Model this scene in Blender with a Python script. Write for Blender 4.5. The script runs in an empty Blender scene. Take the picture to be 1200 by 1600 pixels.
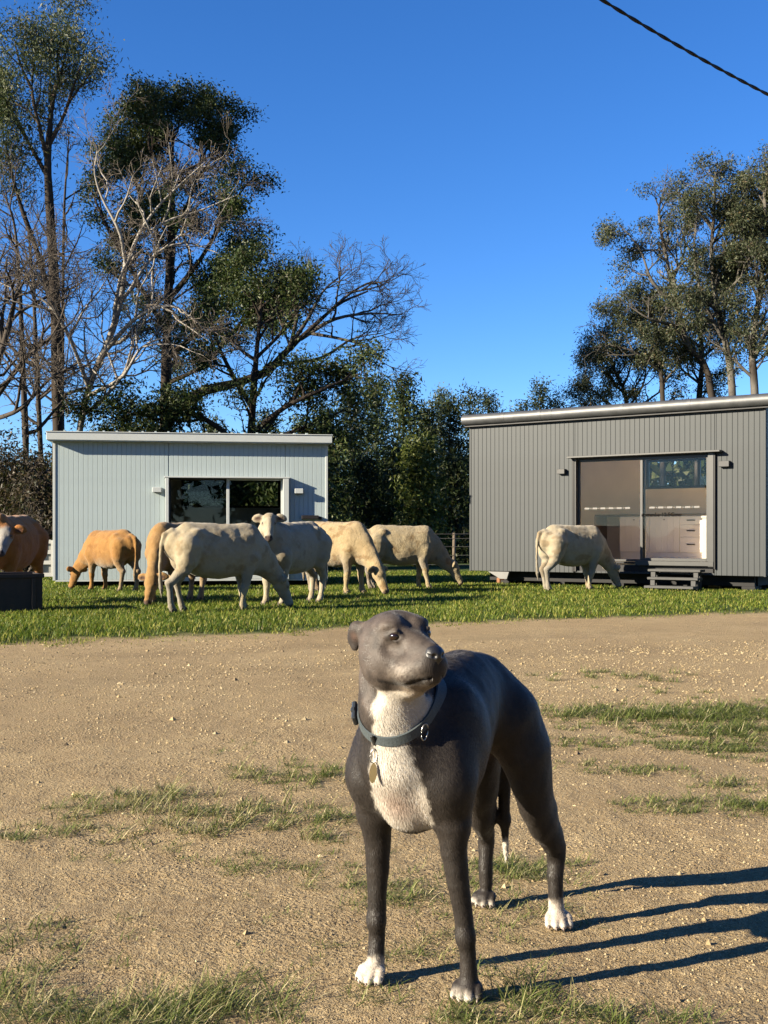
import bpy, math, random
import numpy as np
from mathutils import Vector, Matrix

scene = bpy.context.scene
COL = scene.collection
RAD = math.radians

# ------------------------------------------------------------------ camera
CAM_H, FPX, HORIZON = 1.05, 1800.0, 838.0
cam_data = bpy.data.cameras.new('camera')
cam_data.sensor_fit = 'VERTICAL'
cam_data.sensor_height = 24.0
cam_data.lens = 24.0 * FPX / 1600.0
cam_data.shift_y = (HORIZON - 800.0) / 1600.0
cam_data.clip_start, cam_data.clip_end = 0.05, 3000.0
camera = bpy.data.objects.new('camera', cam_data)
camera.location = (0, 0, CAM_H)
camera.rotation_euler = (RAD(90), 0, 0)
COL.objects.link(camera)
scene.camera = camera

# ------------------------------------------------------------------ light
SUN_EL = 20.5
SUN_TRAVEL = 24.0                       # degrees from +X towards +Y in which light travels
world = bpy.data.worlds.new('World')
scene.world = world
world.use_nodes = True
wn = world.node_tree
wn.nodes.clear()
sky = wn.nodes.new('ShaderNodeTexSky')
sky.sky_type = 'NISHITA'
sky.sun_disc = False
sky.sun_elevation = RAD(SUN_EL)
# azimuth of the sun: opposite of light travel
sun_az = SUN_TRAVEL + 180.0
sky.sun_rotation = RAD(90.0 - sun_az)
sky.altitude = 2000
sky.air_density = 1.0
sky.dust_density = 0.0
sky.ozone_density = 4.6
hsv = wn.nodes.new('ShaderNodeHueSaturation')
hsv.inputs['Saturation'].default_value = 1.18
hsv.inputs['Value'].default_value = 1.0
hsv.inputs['Hue'].default_value = 0.508
bg = wn.nodes.new('ShaderNodeBackground')
bg.inputs['Strength'].default_value = 0.058
wo = wn.nodes.new('ShaderNodeOutputWorld')
wn.links.new(sky.outputs[0], hsv.inputs['Color'])
wn.links.new(hsv.outputs[0], bg.inputs['Color'])
wn.links.new(bg.outputs[0], wo.inputs['Surface'])

sun_data = bpy.data.lights.new('sun', 'SUN')
sun_data.energy = 5.0
sun_data.angle = RAD(0.55)
sun_data.color = (1.0, 0.88, 0.68)
sun = bpy.data.objects.new('sun', sun_data)
TO_SUN = Vector((math.cos(RAD(sun_az)) * math.cos(RAD(SUN_EL)), math.sin(RAD(sun_az)) * math.cos(RAD(SUN_EL)), math.sin(RAD(SUN_EL))))
sun.rotation_euler = TO_SUN.to_track_quat('Z', 'Y').to_euler()
sun.location = (-20, -10, 15)
COL.objects.link(sun)

scene.view_settings.view_transform = 'Standard'
scene.view_settings.look = 'None'
scene.view_settings.exposure = 1.95
scene.view_settings.gamma = 1.0
scene.view_settings.use_curve_mapping = False
scene.cycles.max_bounces = 8
scene.cycles.transparent_max_bounces = 12

# ------------------------------------------------------------------ helpers
ALB = 0.45                              # overall reflectance level of the painted, grown and earthen surfaces

def at(px, py, Y):
    """point at depth Y seen at photograph pixel (px,py)"""
    return np.array([(px - 600.0) / FPX * Y, Y, CAM_H - (py - HORIZON) / FPX * Y])

def on_ground(px, py):
    Y = CAM_H * FPX / (py - HORIZON)
    return np.array([(px - 600.0) / FPX * Y, Y, 0.0])

def tag(o, label=None, cat=None, group=None, kind=None):
    if label: o['label'] = label
    if cat: o['category'] = cat
    if group: o['group'] = group
    if kind: o['kind'] = kind
    return o

def empty(name, loc=(0, 0, 0), rz=0.0):
    o = bpy.data.objects.new(name, None)
    o.empty_display_size = 0.2
    o.location = loc
    o.rotation_euler = (0, 0, rz)
    COL.objects.link(o)
    return o

def link_mesh(name, me, m=None, parent=None, loc=None):
    o = bpy.data.objects.new(name, me)
    COL.objects.link(o)
    if m is not None and len(me.materials) == 0: me.materials.append(m)
    if parent is not None: o.parent = parent
    if loc is not None: o.location = loc
    return o

def np_mesh(name, V, F, smooth=False, col=None, extra=None):
    """V (n,3); F list of (m,k) int arrays"""
    me = bpy.data.meshes.new(name)
    V = np.ascontiguousarray(V, dtype=np.float32)
    if not isinstance(F, (list, tuple)): F = [F]
    F = [np.asarray(f, dtype=np.int32) for f in F if len(f)]
    loops = np.concatenate([f.ravel() for f in F])
    counts = np.concatenate([np.full(len(f), f.shape[1], dtype=np.int32) for f in F])
    starts = np.concatenate([[0], np.cumsum(counts)[:-1]]).astype(np.int32)
    me.vertices.add(len(V)); me.vertices.foreach_set('co', V.ravel())
    me.loops.add(len(loops)); me.loops.foreach_set('vertex_index', loops)
    me.polygons.add(len(counts))
    me.polygons.foreach_set('loop_start', starts)
    me.polygons.foreach_set('loop_total', counts)
    me.polygons.foreach_set('use_smooth', np.full(len(counts), smooth, dtype=bool))
    if col is not None:
        a = me.color_attributes.new('Col', 'FLOAT_COLOR', 'POINT')
        c = np.ones((len(V), 4), dtype=np.float32); c[:, :col.shape[1]] = col * ALB
        a.data.foreach_set('color', c.ravel())
    if extra:
        for k, v in extra.items():
            a = me.attributes.new(k, 'FLOAT', 'POINT')
            a.data.foreach_set('value', np.asarray(v, dtype=np.float32))
    me.update(); me.validate()
    return me

class MB:
    """collects boxes, prisms and tubes into one mesh"""
    def __init__(self): self.v = []; self.f = []
    def add(self, V, F):
        b = len(self.v); self.v += [tuple(p) for p in V]; self.f += [tuple(i + b for i in q) for q in F]
    def box(self, x0, x1, y0, y1, z0, z1, bev=0.0):
        if bev <= 0:
            V = [(x, y, z) for x in (x0, x1) for y in (y0, y1) for z in (z0, z1)]
            F = [(0, 1, 3, 2), (4, 6, 7, 5), (0, 4, 5, 1), (2, 3, 7, 6), (0, 2, 6, 4), (1, 5, 7, 3)]
            self.add(V, F)
        else:                                           # bevelled box: 8 corners x 3 points
            c = []; idx = {}
            b = min(bev, (x1 - x0) * .45, (y1 - y0) * .45, (z1 - z0) * .45)
            for i, x in enumerate((x0, x1)):
                for j, y in enumerate((y0, y1)):
                    for k, z in enumerate((z0, z1)):
                        sx, sy, sz = (1, -1)[i] * b, (1, -1)[j] * b, (1, -1)[k] * b
                        idx[i, j, k] = len(c)
                        c += [(x, y + sy, z + sz), (x + sx, y, z + sz), (x + sx, y + sy, z)]
            F = []
            I = lambda i, j, k, a: idx[i, j, k] + a
            for s in (0, 1):
                q = [I(s, 0, 0, 0), I(s, 1, 0, 0), I(s, 1, 1, 0), I(s, 0, 1, 0)]; F.append(q if s else q[::-1])
                q = [I(0, s, 0, 1), I(1, s, 0, 1), I(1, s, 1, 1), I(0, s, 1, 1)]; F.append(q[::-1] if s else q)
                q = [I(0, 0, s, 2), I(1, 0, s, 2), I(1, 1, s, 2), I(0, 1, s, 2)]; F.append(q if s else q[::-1])
            for i in (0, 1):
                for j in (0, 1):
                    q = [I(i, j, 0, 0), I(i, j, 1, 0), I(i, j, 1, 1), I(i, j, 0, 1)]; F.append(q if i == j else q[::-1])
                    q = [I(i, 0, j, 0), I(i, 1, j, 0), I(i, 1, j, 2), I(i, 0, j, 2)]; F.append(q[::-1] if i == j else q)
                    q = [I(0, i, j, 1), I(1, i, j, 1), I(1, i, j, 2), I(0, i, j, 2)]; F.append(q if i == j else q[::-1])
            for i in (0, 1):
                for j in (0, 1):
                    for k in (0, 1):
                        t = [I(i, j, k, 0), I(i, j, k, 1), I(i, j, k, 2)]
                        F.append(t if (i + j + k) % 2 else t[::-1])
            self.add(c, F)
        return self
    def prism(self, prof, x0, x1):                      # profile in (y,z), swept along x
        n = len(prof)
        V = [(x0, y, z) for y, z in prof] + [(x1, y, z) for y, z in prof]
        F = [(i, (i + 1) % n, n + (i + 1) % n, n + i) for i in range(n)]
        F += [tuple(range(n))[::-1], tuple(range(n, 2 * n))]
        self.add(V, F); return self
    def tube(self, pts, rad, n=8, cap=True):
        V, F = tube_geo(np.array(pts, float), np.broadcast_to(np.array(rad, float), (len(pts),)), n)
        self.add(V, [tuple(q) for q in F])
        if cap:
            b = len(self.v) - n * len(pts)
            self.f.append(tuple(range(b, b + n))[::-1]); self.f.append(tuple(range(len(self.v) - n, len(self.v))))
        return self
    def build(self, name, m, parent=None, smooth=False, loc=None):
        me = bpy.data.meshes.new(name)
        me.from_pydata(self.v, [], self.f)
        if smooth:
            me.polygons.foreach_set('use_smooth', [True] * len(me.polygons))
        me.update()
        return link_mesh(name, me, m, parent, loc)

def tube_geo(P, R, n):
    """one tube along P (k,3) with radii R (k)"""
    k = len(P)
    T = np.gradient(P, axis=0) if k > 2 else np.repeat((P[1:] - P[:1]), k, axis=0)
    T /= np.linalg.norm(T, axis=1, keepdims=True) + 1e-9
    ref = np.array([0.0, 0, 1]) if abs(T[0, 2]) < .9 else np.array([1.0, 0, 0])
    A = np.cross(T, ref); A /= np.linalg.norm(A, axis=1, keepdims=True) + 1e-9
    B = np.cross(T, A)
    an = np.arange(n) * 2 * np.pi / n
    V = P[:, None] + R[:, None, None] * (np.cos(an)[None, :, None] * A[:, None] + np.sin(an)[None, :, None] * B[:, None])
    i = np.arange(k - 1)[:, None] * n; j = np.arange(n)[None]; j2 = (j + 1) % n
    F = np.stack([i + j, i + j2, i + n + j2, i + n + j], -1).reshape(-1, 4)
    return V.reshape(-1, 3), F

# ------------------------------------------------------------------ numpy noise
def _hash(ix, iy, iz, seed):
    h = (ix * 374761393 + iy * 668265263 + iz * 2147483647 * 0 + iz * 1274126177 + seed * 974711) & 0xFFFFFFFF
    h = ((h ^ (h >> 13)) * 1274126177) & 0xFFFFFFFF
    h = ((h ^ (h >> 16)) * 2246822519) & 0xFFFFFFFF
    return ((h ^ (h >> 15)) & 0xFFFFFF) / float(0xFFFFFF)

def vnoise(x, y, z=None, seed=0):
    """value noise in [-1,1]"""
    x = np.asarray(x, np.float64); y = np.asarray(y, np.float64)
    ix = np.floor(x).astype(np.int64); iy = np.floor(y).astype(np.int64)
    fx = x - ix; fy = y - iy
    fx = fx * fx * (3 - 2 * fx); fy = fy * fy * (3 - 2 * fy)
    if z is None:
        a = _hash(ix, iy, 0, seed); b = _hash(ix + 1, iy, 0, seed)
        c = _hash(ix, iy + 1, 0, seed); d = _hash(ix + 1, iy + 1, 0, seed)
        return 2 * (a * (1 - fx) * (1 - fy) + b * fx * (1 - fy) + c * (1 - fx) * fy + d * fx * fy) - 1
    iz = np.floor(np.asarray(z, np.float64)).astype(np.int64); fz = z - iz; fz = fz * fz * (3 - 2 * fz)
    r = 0
    for dx in (0, 1):
        for dy in (0, 1):
            for dz in (0, 1):
                w = (fx if dx else 1 - fx) * (fy if dy else 1 - fy) * (fz if dz else 1 - fz)
                r = r + w * _hash(ix + dx, iy + dy, iz + dz, seed)
    return 2 * r - 1

def sstep(a, b, x):
    t = np.clip((x - a) / (b - a), 0, 1)
    return t * t * (3 - 2 * t)

# ------------------------------------------------------------------ implicit surfaces (for animals)
class Field:
    def __init__(self, lo, hi, res):
        self.lo = np.array(lo, float); self.res = res
        self.n = np.ceil((np.array(hi) - self.lo) / res).astype(int) + 1
        self.D = np.full(self.n, 10.0, dtype=np.float32)
        self.ax = [self.lo[i] + res * np.arange(self.n[i]) for i in range(3)]
        self.M = None
    def frame(self, origin=None, axes=None):
        """following primitives are given in this frame (rows of axes = frame axes)"""
        self.M = None if origin is None else (np.array(origin, float), np.array(axes, float))
    def _tf(self, p):
        p = np.array(p, float)
        return p if self.M is None else self.M[0] + p @ self.M[1]
    def _win(self, lo, hi):
        s = []
        for i in range(3):
            a = max(int(np.floor((lo[i] - self.lo[i]) / self.res)), 0)
            b = min(int(np.ceil((hi[i] - self.lo[i]) / self.res)) + 1, self.n[i])
            s.append(slice(a, max(b, a)))
        g = np.meshgrid(*[self.ax[i][s[i]] for i in range(3)], indexing='ij')
        return tuple(s), np.stack(g, -1)
    def _mix(self, s, d, k, sub):
        a = self.D[s]
        if sub:
            d = -d
            h = np.maximum(k - np.abs(a - d), 0) / k
            self.D[s] = np.maximum(a, d) + h * h * k * .25
        else:
            h = np.maximum(k - np.abs(a - d), 0) / k
            self.D[s] = np.minimum(a, d) - h * h * k * .25
    def cap(self, a, b, ra, rb, k=.03, sub=False, squash=None):
        a = self._tf(a); b = self._tf(b)
        m = max(ra, rb) + k + 3 * self.res
        if squash is not None:
            w, c = np.array(squash[0], float), squash[1]
            if self.M is not None: w = w @ self.M[1]
            m = m * max(1, c)
        s, P = self._win(np.minimum(a, b) - m, np.maximum(a, b) + m)
        ab = b - a; Q = P - a
        if squash is not None:
            Q = Q + (Q @ w)[..., None] * w * (1 / c - 1); ab = ab + (ab @ w) * w * (1 / c - 1)
        t = np.clip((Q @ ab) / max(ab @ ab, 1e-9), 0, 1)
        d = np.linalg.norm(Q - t[..., None] * ab, axis=-1) - (ra + t * (rb - ra))
        if squash is not None: d = d * min(1, c)
        self._mix(s, d, k, sub)
    def chain(self, pts, k=.03, squash=None, sub=False, ki=.006):
        """tapered tube through pts = [(point, radius), ...], blended into the rest as one piece"""
        P0 = np.array([self._tf(p) for p, r in pts]); R = [r for p, r in pts]
        m = max(R) + k + 3 * self.res
        w = None
        if squash is not None:
            w, c = np.array(squash[0], float), squash[1]
            if self.M is not None: w = w @ self.M[1]
            m *= max(1, c)
        s, P = self._win(P0.min(0) - m, P0.max(0) + m)
        D = None
        for a, b, ra, rb in zip(P0[:-1], P0[1:], R[:-1], R[1:]):
            ab = b - a; Q = P - a
            if w is not None:
                Q = Q + (Q @ w)[..., None] * w * (1 / c - 1); ab = ab + (ab @ w) * w * (1 / c - 1)
            t = np.clip((Q @ ab) / max(ab @ ab, 1e-9), 0, 1)
            d = np.linalg.norm(Q - t[..., None] * ab, axis=-1) - (ra + t * (rb - ra))
            if w is not None: d = d * min(1, c)
            if D is None: D = d
            else:
                h = np.maximum(ki - np.abs(D - d), 0) / ki
                D = np.minimum(D, d) - h * h * ki * .25
        self._mix(s, D, k, sub)
    def ell(self, c, r, k=.03, R=None, sub=False):
        c = self._tf(c); r = np.array(r, float)
        A = np.eye(3) if R is None else np.array(R, float)
        if self.M is not None: A = A @ self.M[1]
        m = r.max() + k + 3 * self.res
        s, P = self._win(c - m, c + m)
        Q = (P - c) @ A.T
        k0 = np.linalg.norm(Q / r, axis=-1); k1 = np.linalg.norm(Q / (r * r), axis=-1) + 1e-9
        self._mix(s, k0 * (k0 - 1) / k1, k, sub)
    def mesh(self, smooth=2):
        D = self.D; n = self.n
        ins = D < 0
        c = [ins[i:n[0] - 1 + i, j:n[1] - 1 + j, k:n[2] - 1 + k] for i in (0, 1) for j in (0, 1) for k in (0, 1)]
        cnt = sum(x.astype(np.int8) for x in c)
        cell = (cnt > 0) & (cnt < 8)
        ci = np.argwhere(cell)
        vid = np.full(cell.shape, -1, dtype=np.int32); vid[tuple(ci.T)] = np.arange(len(ci))
        acc = np.zeros((len(ci), 3)); num = np.zeros(len(ci))
        E = [((i, j, 0), (i, j, 1)) for i in (0, 1) for j in (0, 1)] + [((i, 0, j), (i, 1, j)) for i in (0, 1) for j in (0, 1)] + [((0, i, j), (1, i, j)) for i in (0, 1) for j in (0, 1)]
        for p, q in E:
            a = D[tuple((ci + p).T)].astype(float); b = D[tuple((ci + q).T)].astype(float)
            x = (a < 0) != (b < 0)
            t = np.where(x, a / np.where(x, a - b, 1), 0)
            pos = np.array(p) + t[:, None] * (np.array(q) - np.array(p))
            acc += pos * x[:, None]; num += x
        V = self.lo + (ci + acc / num[:, None]) * self.res
        quads = []
        for ax in range(3):
            u, v = [(1, 2), (2, 0), (0, 1)][ax]
            sl0 = [slice(None)] * 3; sl1 = [slice(None)] * 3
            sl0[ax] = slice(0, -1); sl1[ax] = slice(1, None)
            a = ins[tuple(sl0)]; b = ins[tuple(sl1)]
            e = np.argwhere(a != b)
            e = e[(e[:, u] > 0) & (e[:, v] > 0) & (e[:, u] < n[u] - 1) & (e[:, v] < n[v] - 1)]
            if not len(e): continue
            flip = a[tuple(e.T)]
            du = np.zeros(3, int); du[u] = 1; dv = np.zeros(3, int); dv[v] = 1
            q = np.stack([vid[tuple((e - du - dv).T)], vid[tuple((e - dv).T)], vid[tuple(e.T)], vid[tuple((e - du).T)]], 1)
            q[~flip] = q[~flip][:, ::-1]
            quads.append(q)
        F = np.concatenate(quads)
        F = F[(F >= 0).all(1)]
        e = np.concatenate([F[:, [i, (i + 1) % 4]] for i in range(4)])
        deg = np.bincount(e.ravel(), minlength=len(V)).astype(float)
        for it in range(smooth):
            for lam in (.5, -.52):
                S = np.stack([np.bincount(e[:, 0], V[e[:, 1], i], len(V)) + np.bincount(e[:, 1], V[e[:, 0], i], len(V)) for i in range(3)], 1)
                V = V + lam * (S / np.maximum(deg, 1)[:, None] - V)
        return V, F

def normals_of(V, F):
    a, b, c, d = V[F[:, 0]], V[F[:, 1]], V[F[:, 2]], V[F[:, 3]]
    N = np.cross(c - a, d - b)
    out = np.stack([sum(np.bincount(F[:, j], N[:, i], len(V)) for j in range(4)) for i in range(3)], 1)
    return out / (np.linalg.norm(out, axis=1, keepdims=True) + 1e-12)

# ------------------------------------------------------------------ materials
class NT:
    def __init__(self, name):
        self.m = bpy.data.materials.new(name); self.m.use_nodes = True
        self.t = self.m.node_tree; self.t.nodes.clear()
        self.out = self.n('ShaderNodeOutputMaterial')
    def n(self, typ, **kw):
        o = self.t.nodes.new(typ)
        for k, v in kw.items(): setattr(o, k, v)
        return o
    def l(self, a, b): self.t.links.new(a, b)
    def val(self, sock, v):
        if isinstance(v, (int, float)): sock.default_value = v
        elif isinstance(v, (tuple, list)): sock.default_value = tuple(v) + ((1,) if len(v) == 3 and sock.type == 'RGBA' else ())
        else: self.l(v, sock)
    def noise(self, scale, detail=4, rough=.55, vec=None, stretch=None, dist=0):
        c = vec
        if c is None: c = self.n('ShaderNodeTexCoord').outputs['Object']
        if stretch is not None:
            mp = self.n('ShaderNodeMapping'); mp.inputs['Scale'].default_value = stretch
            self.l(c, mp.inputs['Vector']); c = mp.outputs[0]
        o = self.n('ShaderNodeTexNoise')
        o.inputs['Scale'].default_value = scale; o.inputs['Detail'].default_value = detail
        o.inputs['Roughness'].default_value = rough; o.inputs['Distortion'].default_value = dist
        self.l(c, o.inputs['Vector'])
        return o.outputs['Fac']
    def ramp(self, f, stops, interp='LINEAR'):
        r = self.n('ShaderNodeValToRGB'); self.l(f, r.inputs['Fac']); cr = r.color_ramp; cr.interpolation = interp
        while len(cr.elements) < len(stops): cr.elements.new(.5)
        for e, (p, c) in zip(cr.elements, stops):
            e.position = p; e.color = tuple(c) + (1,) if isinstance(c, (tuple, list)) else (c, c, c, 1)
        return r.outputs['Color']
    def mix(self, f, a, b, mode='MIX'):
        o = self.n('ShaderNodeMix', data_type='RGBA', blend_type=mode)
        self.val(o.inputs[0], f); self.val(o.inputs[6], a); self.val(o.inputs[7], b)
        return o.outputs[2]
    def math(self, op, a, b=0.0):
        o = self.n('ShaderNodeMath', operation=op); self.val(o.inputs[0], a); self.val(o.inputs[1], b); return o.outputs[0]
    def attr(self, name, out='Color'):
        return self.n('ShaderNodeAttribute', attribute_name=name).outputs[out]
    def bump(self, h, strength=.3, dist=.01, normal=None):
        b = self.n('ShaderNodeBump'); b.inputs['Strength'].default_value = strength; b.inputs['Distance'].default_value = dist
        self.l(h, b.inputs['Height'])
        if normal is not None: self.l(normal, b.inputs['Normal'])
        return b.outputs[0]
    def pbr(self, color, rough=.6, metal=0.0, normal=None, spec=.5, **kw):
        p = self.n('ShaderNodeBsdfPrincipled')
        self.val(p.inputs['Base Color'], color); self.val(p.inputs['Roughness'], rough); self.val(p.inputs['Metallic'], metal)
        self.val(p.inputs['Specular IOR Level'], spec)
        for k, v in kw.items(): self.val(p.inputs[k.replace('_', ' ')], v)
        if normal is not None: self.l(normal, p.inputs['Normal'])
        self.l(p.outputs[0], self.out.inputs['Surface'])
        return self.m

def painted(name, c, rough=.5, metal=0.0, var=.08, scale=6, bump=.05, bscale=60):
    t = NT(name)
    c = tuple(x * ALB for x in c)
    f = t.noise(scale, 5)
    lo = tuple(x * (1 - var) for x in c); hi = tuple(min(1, x * (1 + var)) for x in c)
    colr = t.ramp(f, [(.3, lo), (.7, hi)])
    return t.pbr(colr, rough, metal, t.bump(t.noise(bscale, 3), bump, .004), spec=.18)

def leafy(name, trans=.3, rough=.55):
    """two sided leaf: colour attribute on the faces, part of the light passes through"""
    t = NT(name)
    c = t.attr('Col')
    p = t.n('ShaderNodeBsdfPrincipled'); t.l(c, p.inputs['Base Color']); p.inputs['Roughness'].default_value = rough
    p.inputs['Specular IOR Level'].default_value = .18
    tr = t.n('ShaderNodeBsdfTranslucent'); t.l(t.mix(1.0, c, (1.0, 1.15, .55), 'MULTIPLY'), tr.inputs['Color'])
    mx = t.n('ShaderNodeMixShader'); mx.inputs[0].default_value = trans
    t.l(p.outputs[0], mx.inputs[1]); t.l(tr.outputs[0], mx.inputs[2]); t.l(mx.outputs[0], t.out.inputs['Surface'])
    return t.m

def glass_mat(name, tint=(.62, .62, .6), rough=0.0):
    t = NT(name)
    tr = t.n('ShaderNodeBsdfTransparent'); tr.inputs['Color'].default_value = tint + (1,)
    gl = t.n('ShaderNodeBsdfGlossy'); gl.inputs['Roughness'].default_value = rough
    fr = t.n('ShaderNodeFresnel'); fr.inputs['IOR'].default_value = 1.55
    f2 = t.math('MULTIPLY', fr.outputs[0], .42)
    mx = t.n('ShaderNodeMixShader'); t.l(f2, mx.inputs[0]); t.l(tr.outputs[0], mx.inputs[1]); t.l(gl.outputs[0], mx.inputs[2])
    t.l(mx.outputs[0], t.out.inputs['Surface'])
    return t.m
# ------------------------------------------------------------------ ground
EDGE_A = on_ground(0, 1008)[:2]; EDGE_B = on_ground(1200, 957)[:2]
_e = (EDGE_B - EDGE_A) / np.linalg.norm(EDGE_B - EDGE_A); _en = np.array([-_e[1], _e[0]])

def edge_dist(x, y):
    """signed distance past the border between dirt and lawn (positive on the lawn)"""
    d = (x - EDGE_A[0]) * _en[0] + (y - EDGE_A[1]) * _en[1]
    return d + .45 * vnoise(x * .7, y * .7, seed=21) + .22 * vnoise(x * 2.3, y * 2.3, seed=22) + .12 * vnoise(x * 6.1, y * 6.1, seed=23)

def ground_z(x, y):
    x = np.asarray(x, float); y = np.asarray(y, float)
    near = np.exp(-np.maximum(y - 3, 0) / 7.0)
    z = .012 * vnoise(x * .55, y * .55, seed=1) * (.4 + .6 * near)
    z = z + .006 * vnoise(x * 2.3, y * 2.3, seed=2)
    z = z + .0045 * near * vnoise(x * 7.1, y * 7.1, seed=3) + .0030 * near * vnoise(x * 19, y * 19, seed=4)
    z = z * np.exp(-np.maximum(np.hypot(x, y - 10) - 30, 0) / 30)
    e = edge_dist(x, y)
    z = z - .014 * rut_of(x, y)
    z = z * (1 - .8 * np.exp(-((x - .2) ** 2 + (y - 2.9) ** 2) / .35))
    return z + .045 * sstep(-.1, 1.2, e)

def rut_of(x, y):
    """two worn wheel tracks running along the lawn border"""
    d = (x - EDGE_A[0]) * _en[0] + (y - EDGE_A[1]) * _en[1] + .16 * vnoise(x * .5, y * .5, seed=51)
    r = np.exp(-((d + 1.55) / .30) ** 2) + np.exp(-((d + 3.15) / .34) ** 2)
    return np.clip(r * (.55 + .45 * vnoise(x * .8, y * .8, seed=52)), 0, 1)

def build_ground():
    def axis(core, grow, big):
        lo, hi, st = core
        a = list(np.arange(lo, hi, st))
        s = st; x = a[-1]; r = []
        while x < grow[1]: s *= grow[2]; x += s; r.append(x)
        while x < big: s *= 1.6; x += s; r.append(x)
        s = st; x = a[0]; l = []
        while x > grow[0]: s *= grow[2]; x -= s; l.append(x)
        while x > -big: s *= 1.6; x -= s; l.append(x)
        return np.array(l[::-1] + a + r)
    xs = axis((-1.1, 1.3, .010), (-7.5, 7.5, 1.026), 900)
    ys = axis((2.35, 3.9, .010), (1.5, 20, 1.013), 900)
    X, Y = np.meshgrid(xs, ys, indexing='ij')
    Z = ground_z(X, Y)
    near = np.exp(-np.maximum(Y - 2.5, 0) / 2.5) * (np.abs(X) < 3) * (Y > 1)
    Z += near * (.0022 * vnoise(X * 46, Y * 46, seed=5) + .0016 * np.abs(vnoise(X * 95, Y * 95, seed=6)))
    V = np.stack([X, Y, Z], -1).reshape(-1, 3)
    i = np.arange(len(xs) - 1)[:, None] * len(ys); j = np.arange(len(ys) - 1)[None]
    F = np.stack([i + j, i + len(ys) + j, i + len(ys) + j + 1, i + j + 1], -1).reshape(-1, 4)
    e = edge_dist(V[:, 0], V[:, 1])
    lawn = sstep(-.10, .45, e)
    me = np_mesh('ground', V, F, True, None, {'lawn': lawn, 'rut': rut_of(V[:, 0], V[:, 1])})
    t = NT('dirt')
    big = t.noise(.7, 5, .6); mid = t.noise(5, 6, .65); fine = t.noise(70, 5, .7); grit = t.noise(260, 3, .7)
    dirt = t.ramp(big, [(.28, (.44, .295, .150)), (.5, (.62, .435, .225)), (.72, (.75, .550, .305))])
    dirt = t.mix(t.ramp(mid, [(.42, 0.0), (.72, .75)]), dirt, (.43, .285, .145))
    dirt = t.mix(t.ramp(fine, [(.42, 0.0), (.62, .6)]), dirt, (.82, .64, .40))
    dirt = t.mix(t.ramp(grit, [(.30, .65), (.46, 0.0)]), dirt, (.24, .165, .10))
    v = t.n('ShaderNodeTexVoronoi'); v.inputs['Scale'].default_value = 130
    t.l(t.n('ShaderNodeTexCoord').outputs['Object'], v.inputs['Vector'])
    stone = t.ramp(v.outputs['Distance'], [(.12, 1.0), (.32, 0.0)])
    sepc = t.n('ShaderNodeSeparateColor'); t.l(v.outputs['Color'], sepc.inputs[0])
    sel = t.ramp(sepc.outputs[0], [(.55, 0.0), (.6, 1.0)])
    stm = t.math('MULTIPLY', stone, sel)
    dirt = t.mix(t.math('MULTIPLY', stm, .7), dirt, t.mix(sepc.outputs[1], (.34, .27, .2), (.78, .68, .54)))
    soil = t.ramp(t.noise(2.5, 6, .7), [(.3, (.07, .11, .022)), (.6, (.105, .155, .032)), (.8, (.16, .18, .06))])
    dirt = t.mix(t.math('MULTIPLY', t.attr('rut', 'Fac'), .55), dirt, t.mix(1.0, dirt, (.66, .66, .68), 'MULTIPLY'))
    litter = t.ramp(t.noise(38, 4, .75, stretch=(1, .45, 1), dist=1.5), [(.66, 0.0), (.72, .75)])
    dirt = t.mix(t.math('MULTIPLY', litter, t.ramp(t.noise(1.6, 4), [(.45, 0.0), (.65, 1.0)])), dirt, (.20, .15, .085))
    colr = t.mix(1.0, t.mix(t.attr('lawn', 'Fac'), dirt, soil), (ALB * 1.06, ALB * 1.09, ALB * 1.08), 'MULTIPLY')
    co = t.n('ShaderNodeTexCoord').outputs['Object']
    def grains(scale, lo, hi):
        g = t.n('ShaderNodeTexVoronoi'); g.inputs['Scale'].default_value = scale; g.inputs['Randomness'].default_value = 1.0
        t.l(co, g.inputs['Vector'])
        return t.ramp(g.outputs['Distance'], [(lo, 1.0), (hi, 0.0)])
    loose = t.ramp(t.noise(2.2, 5, .65), [(.38, .25), (.62, 1.0)])
    g1 = t.math('MULTIPLY', grains(62, .10, .55), t.math('MULTIPLY', loose, 1.0)); g2 = t.math('MULTIPLY', grains(150, .1, .55), .45); g3 = t.math('MULTIPLY', grains(330, .1, .6), .22)
    h = t.math('ADD', t.math('ADD', g1, g2), t.math('ADD', g3, t.math('MULTIPLY', stm, .4)))
    b = t.bump(h, .95, .013)
    b2 = t.bump(t.noise(14, 8, .75), .5, .035, b)
    m = t.pbr(colr, .95, 0, b2, spec=.15)
    tag(link_mesh('ground', me, m), kind='structure')

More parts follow.
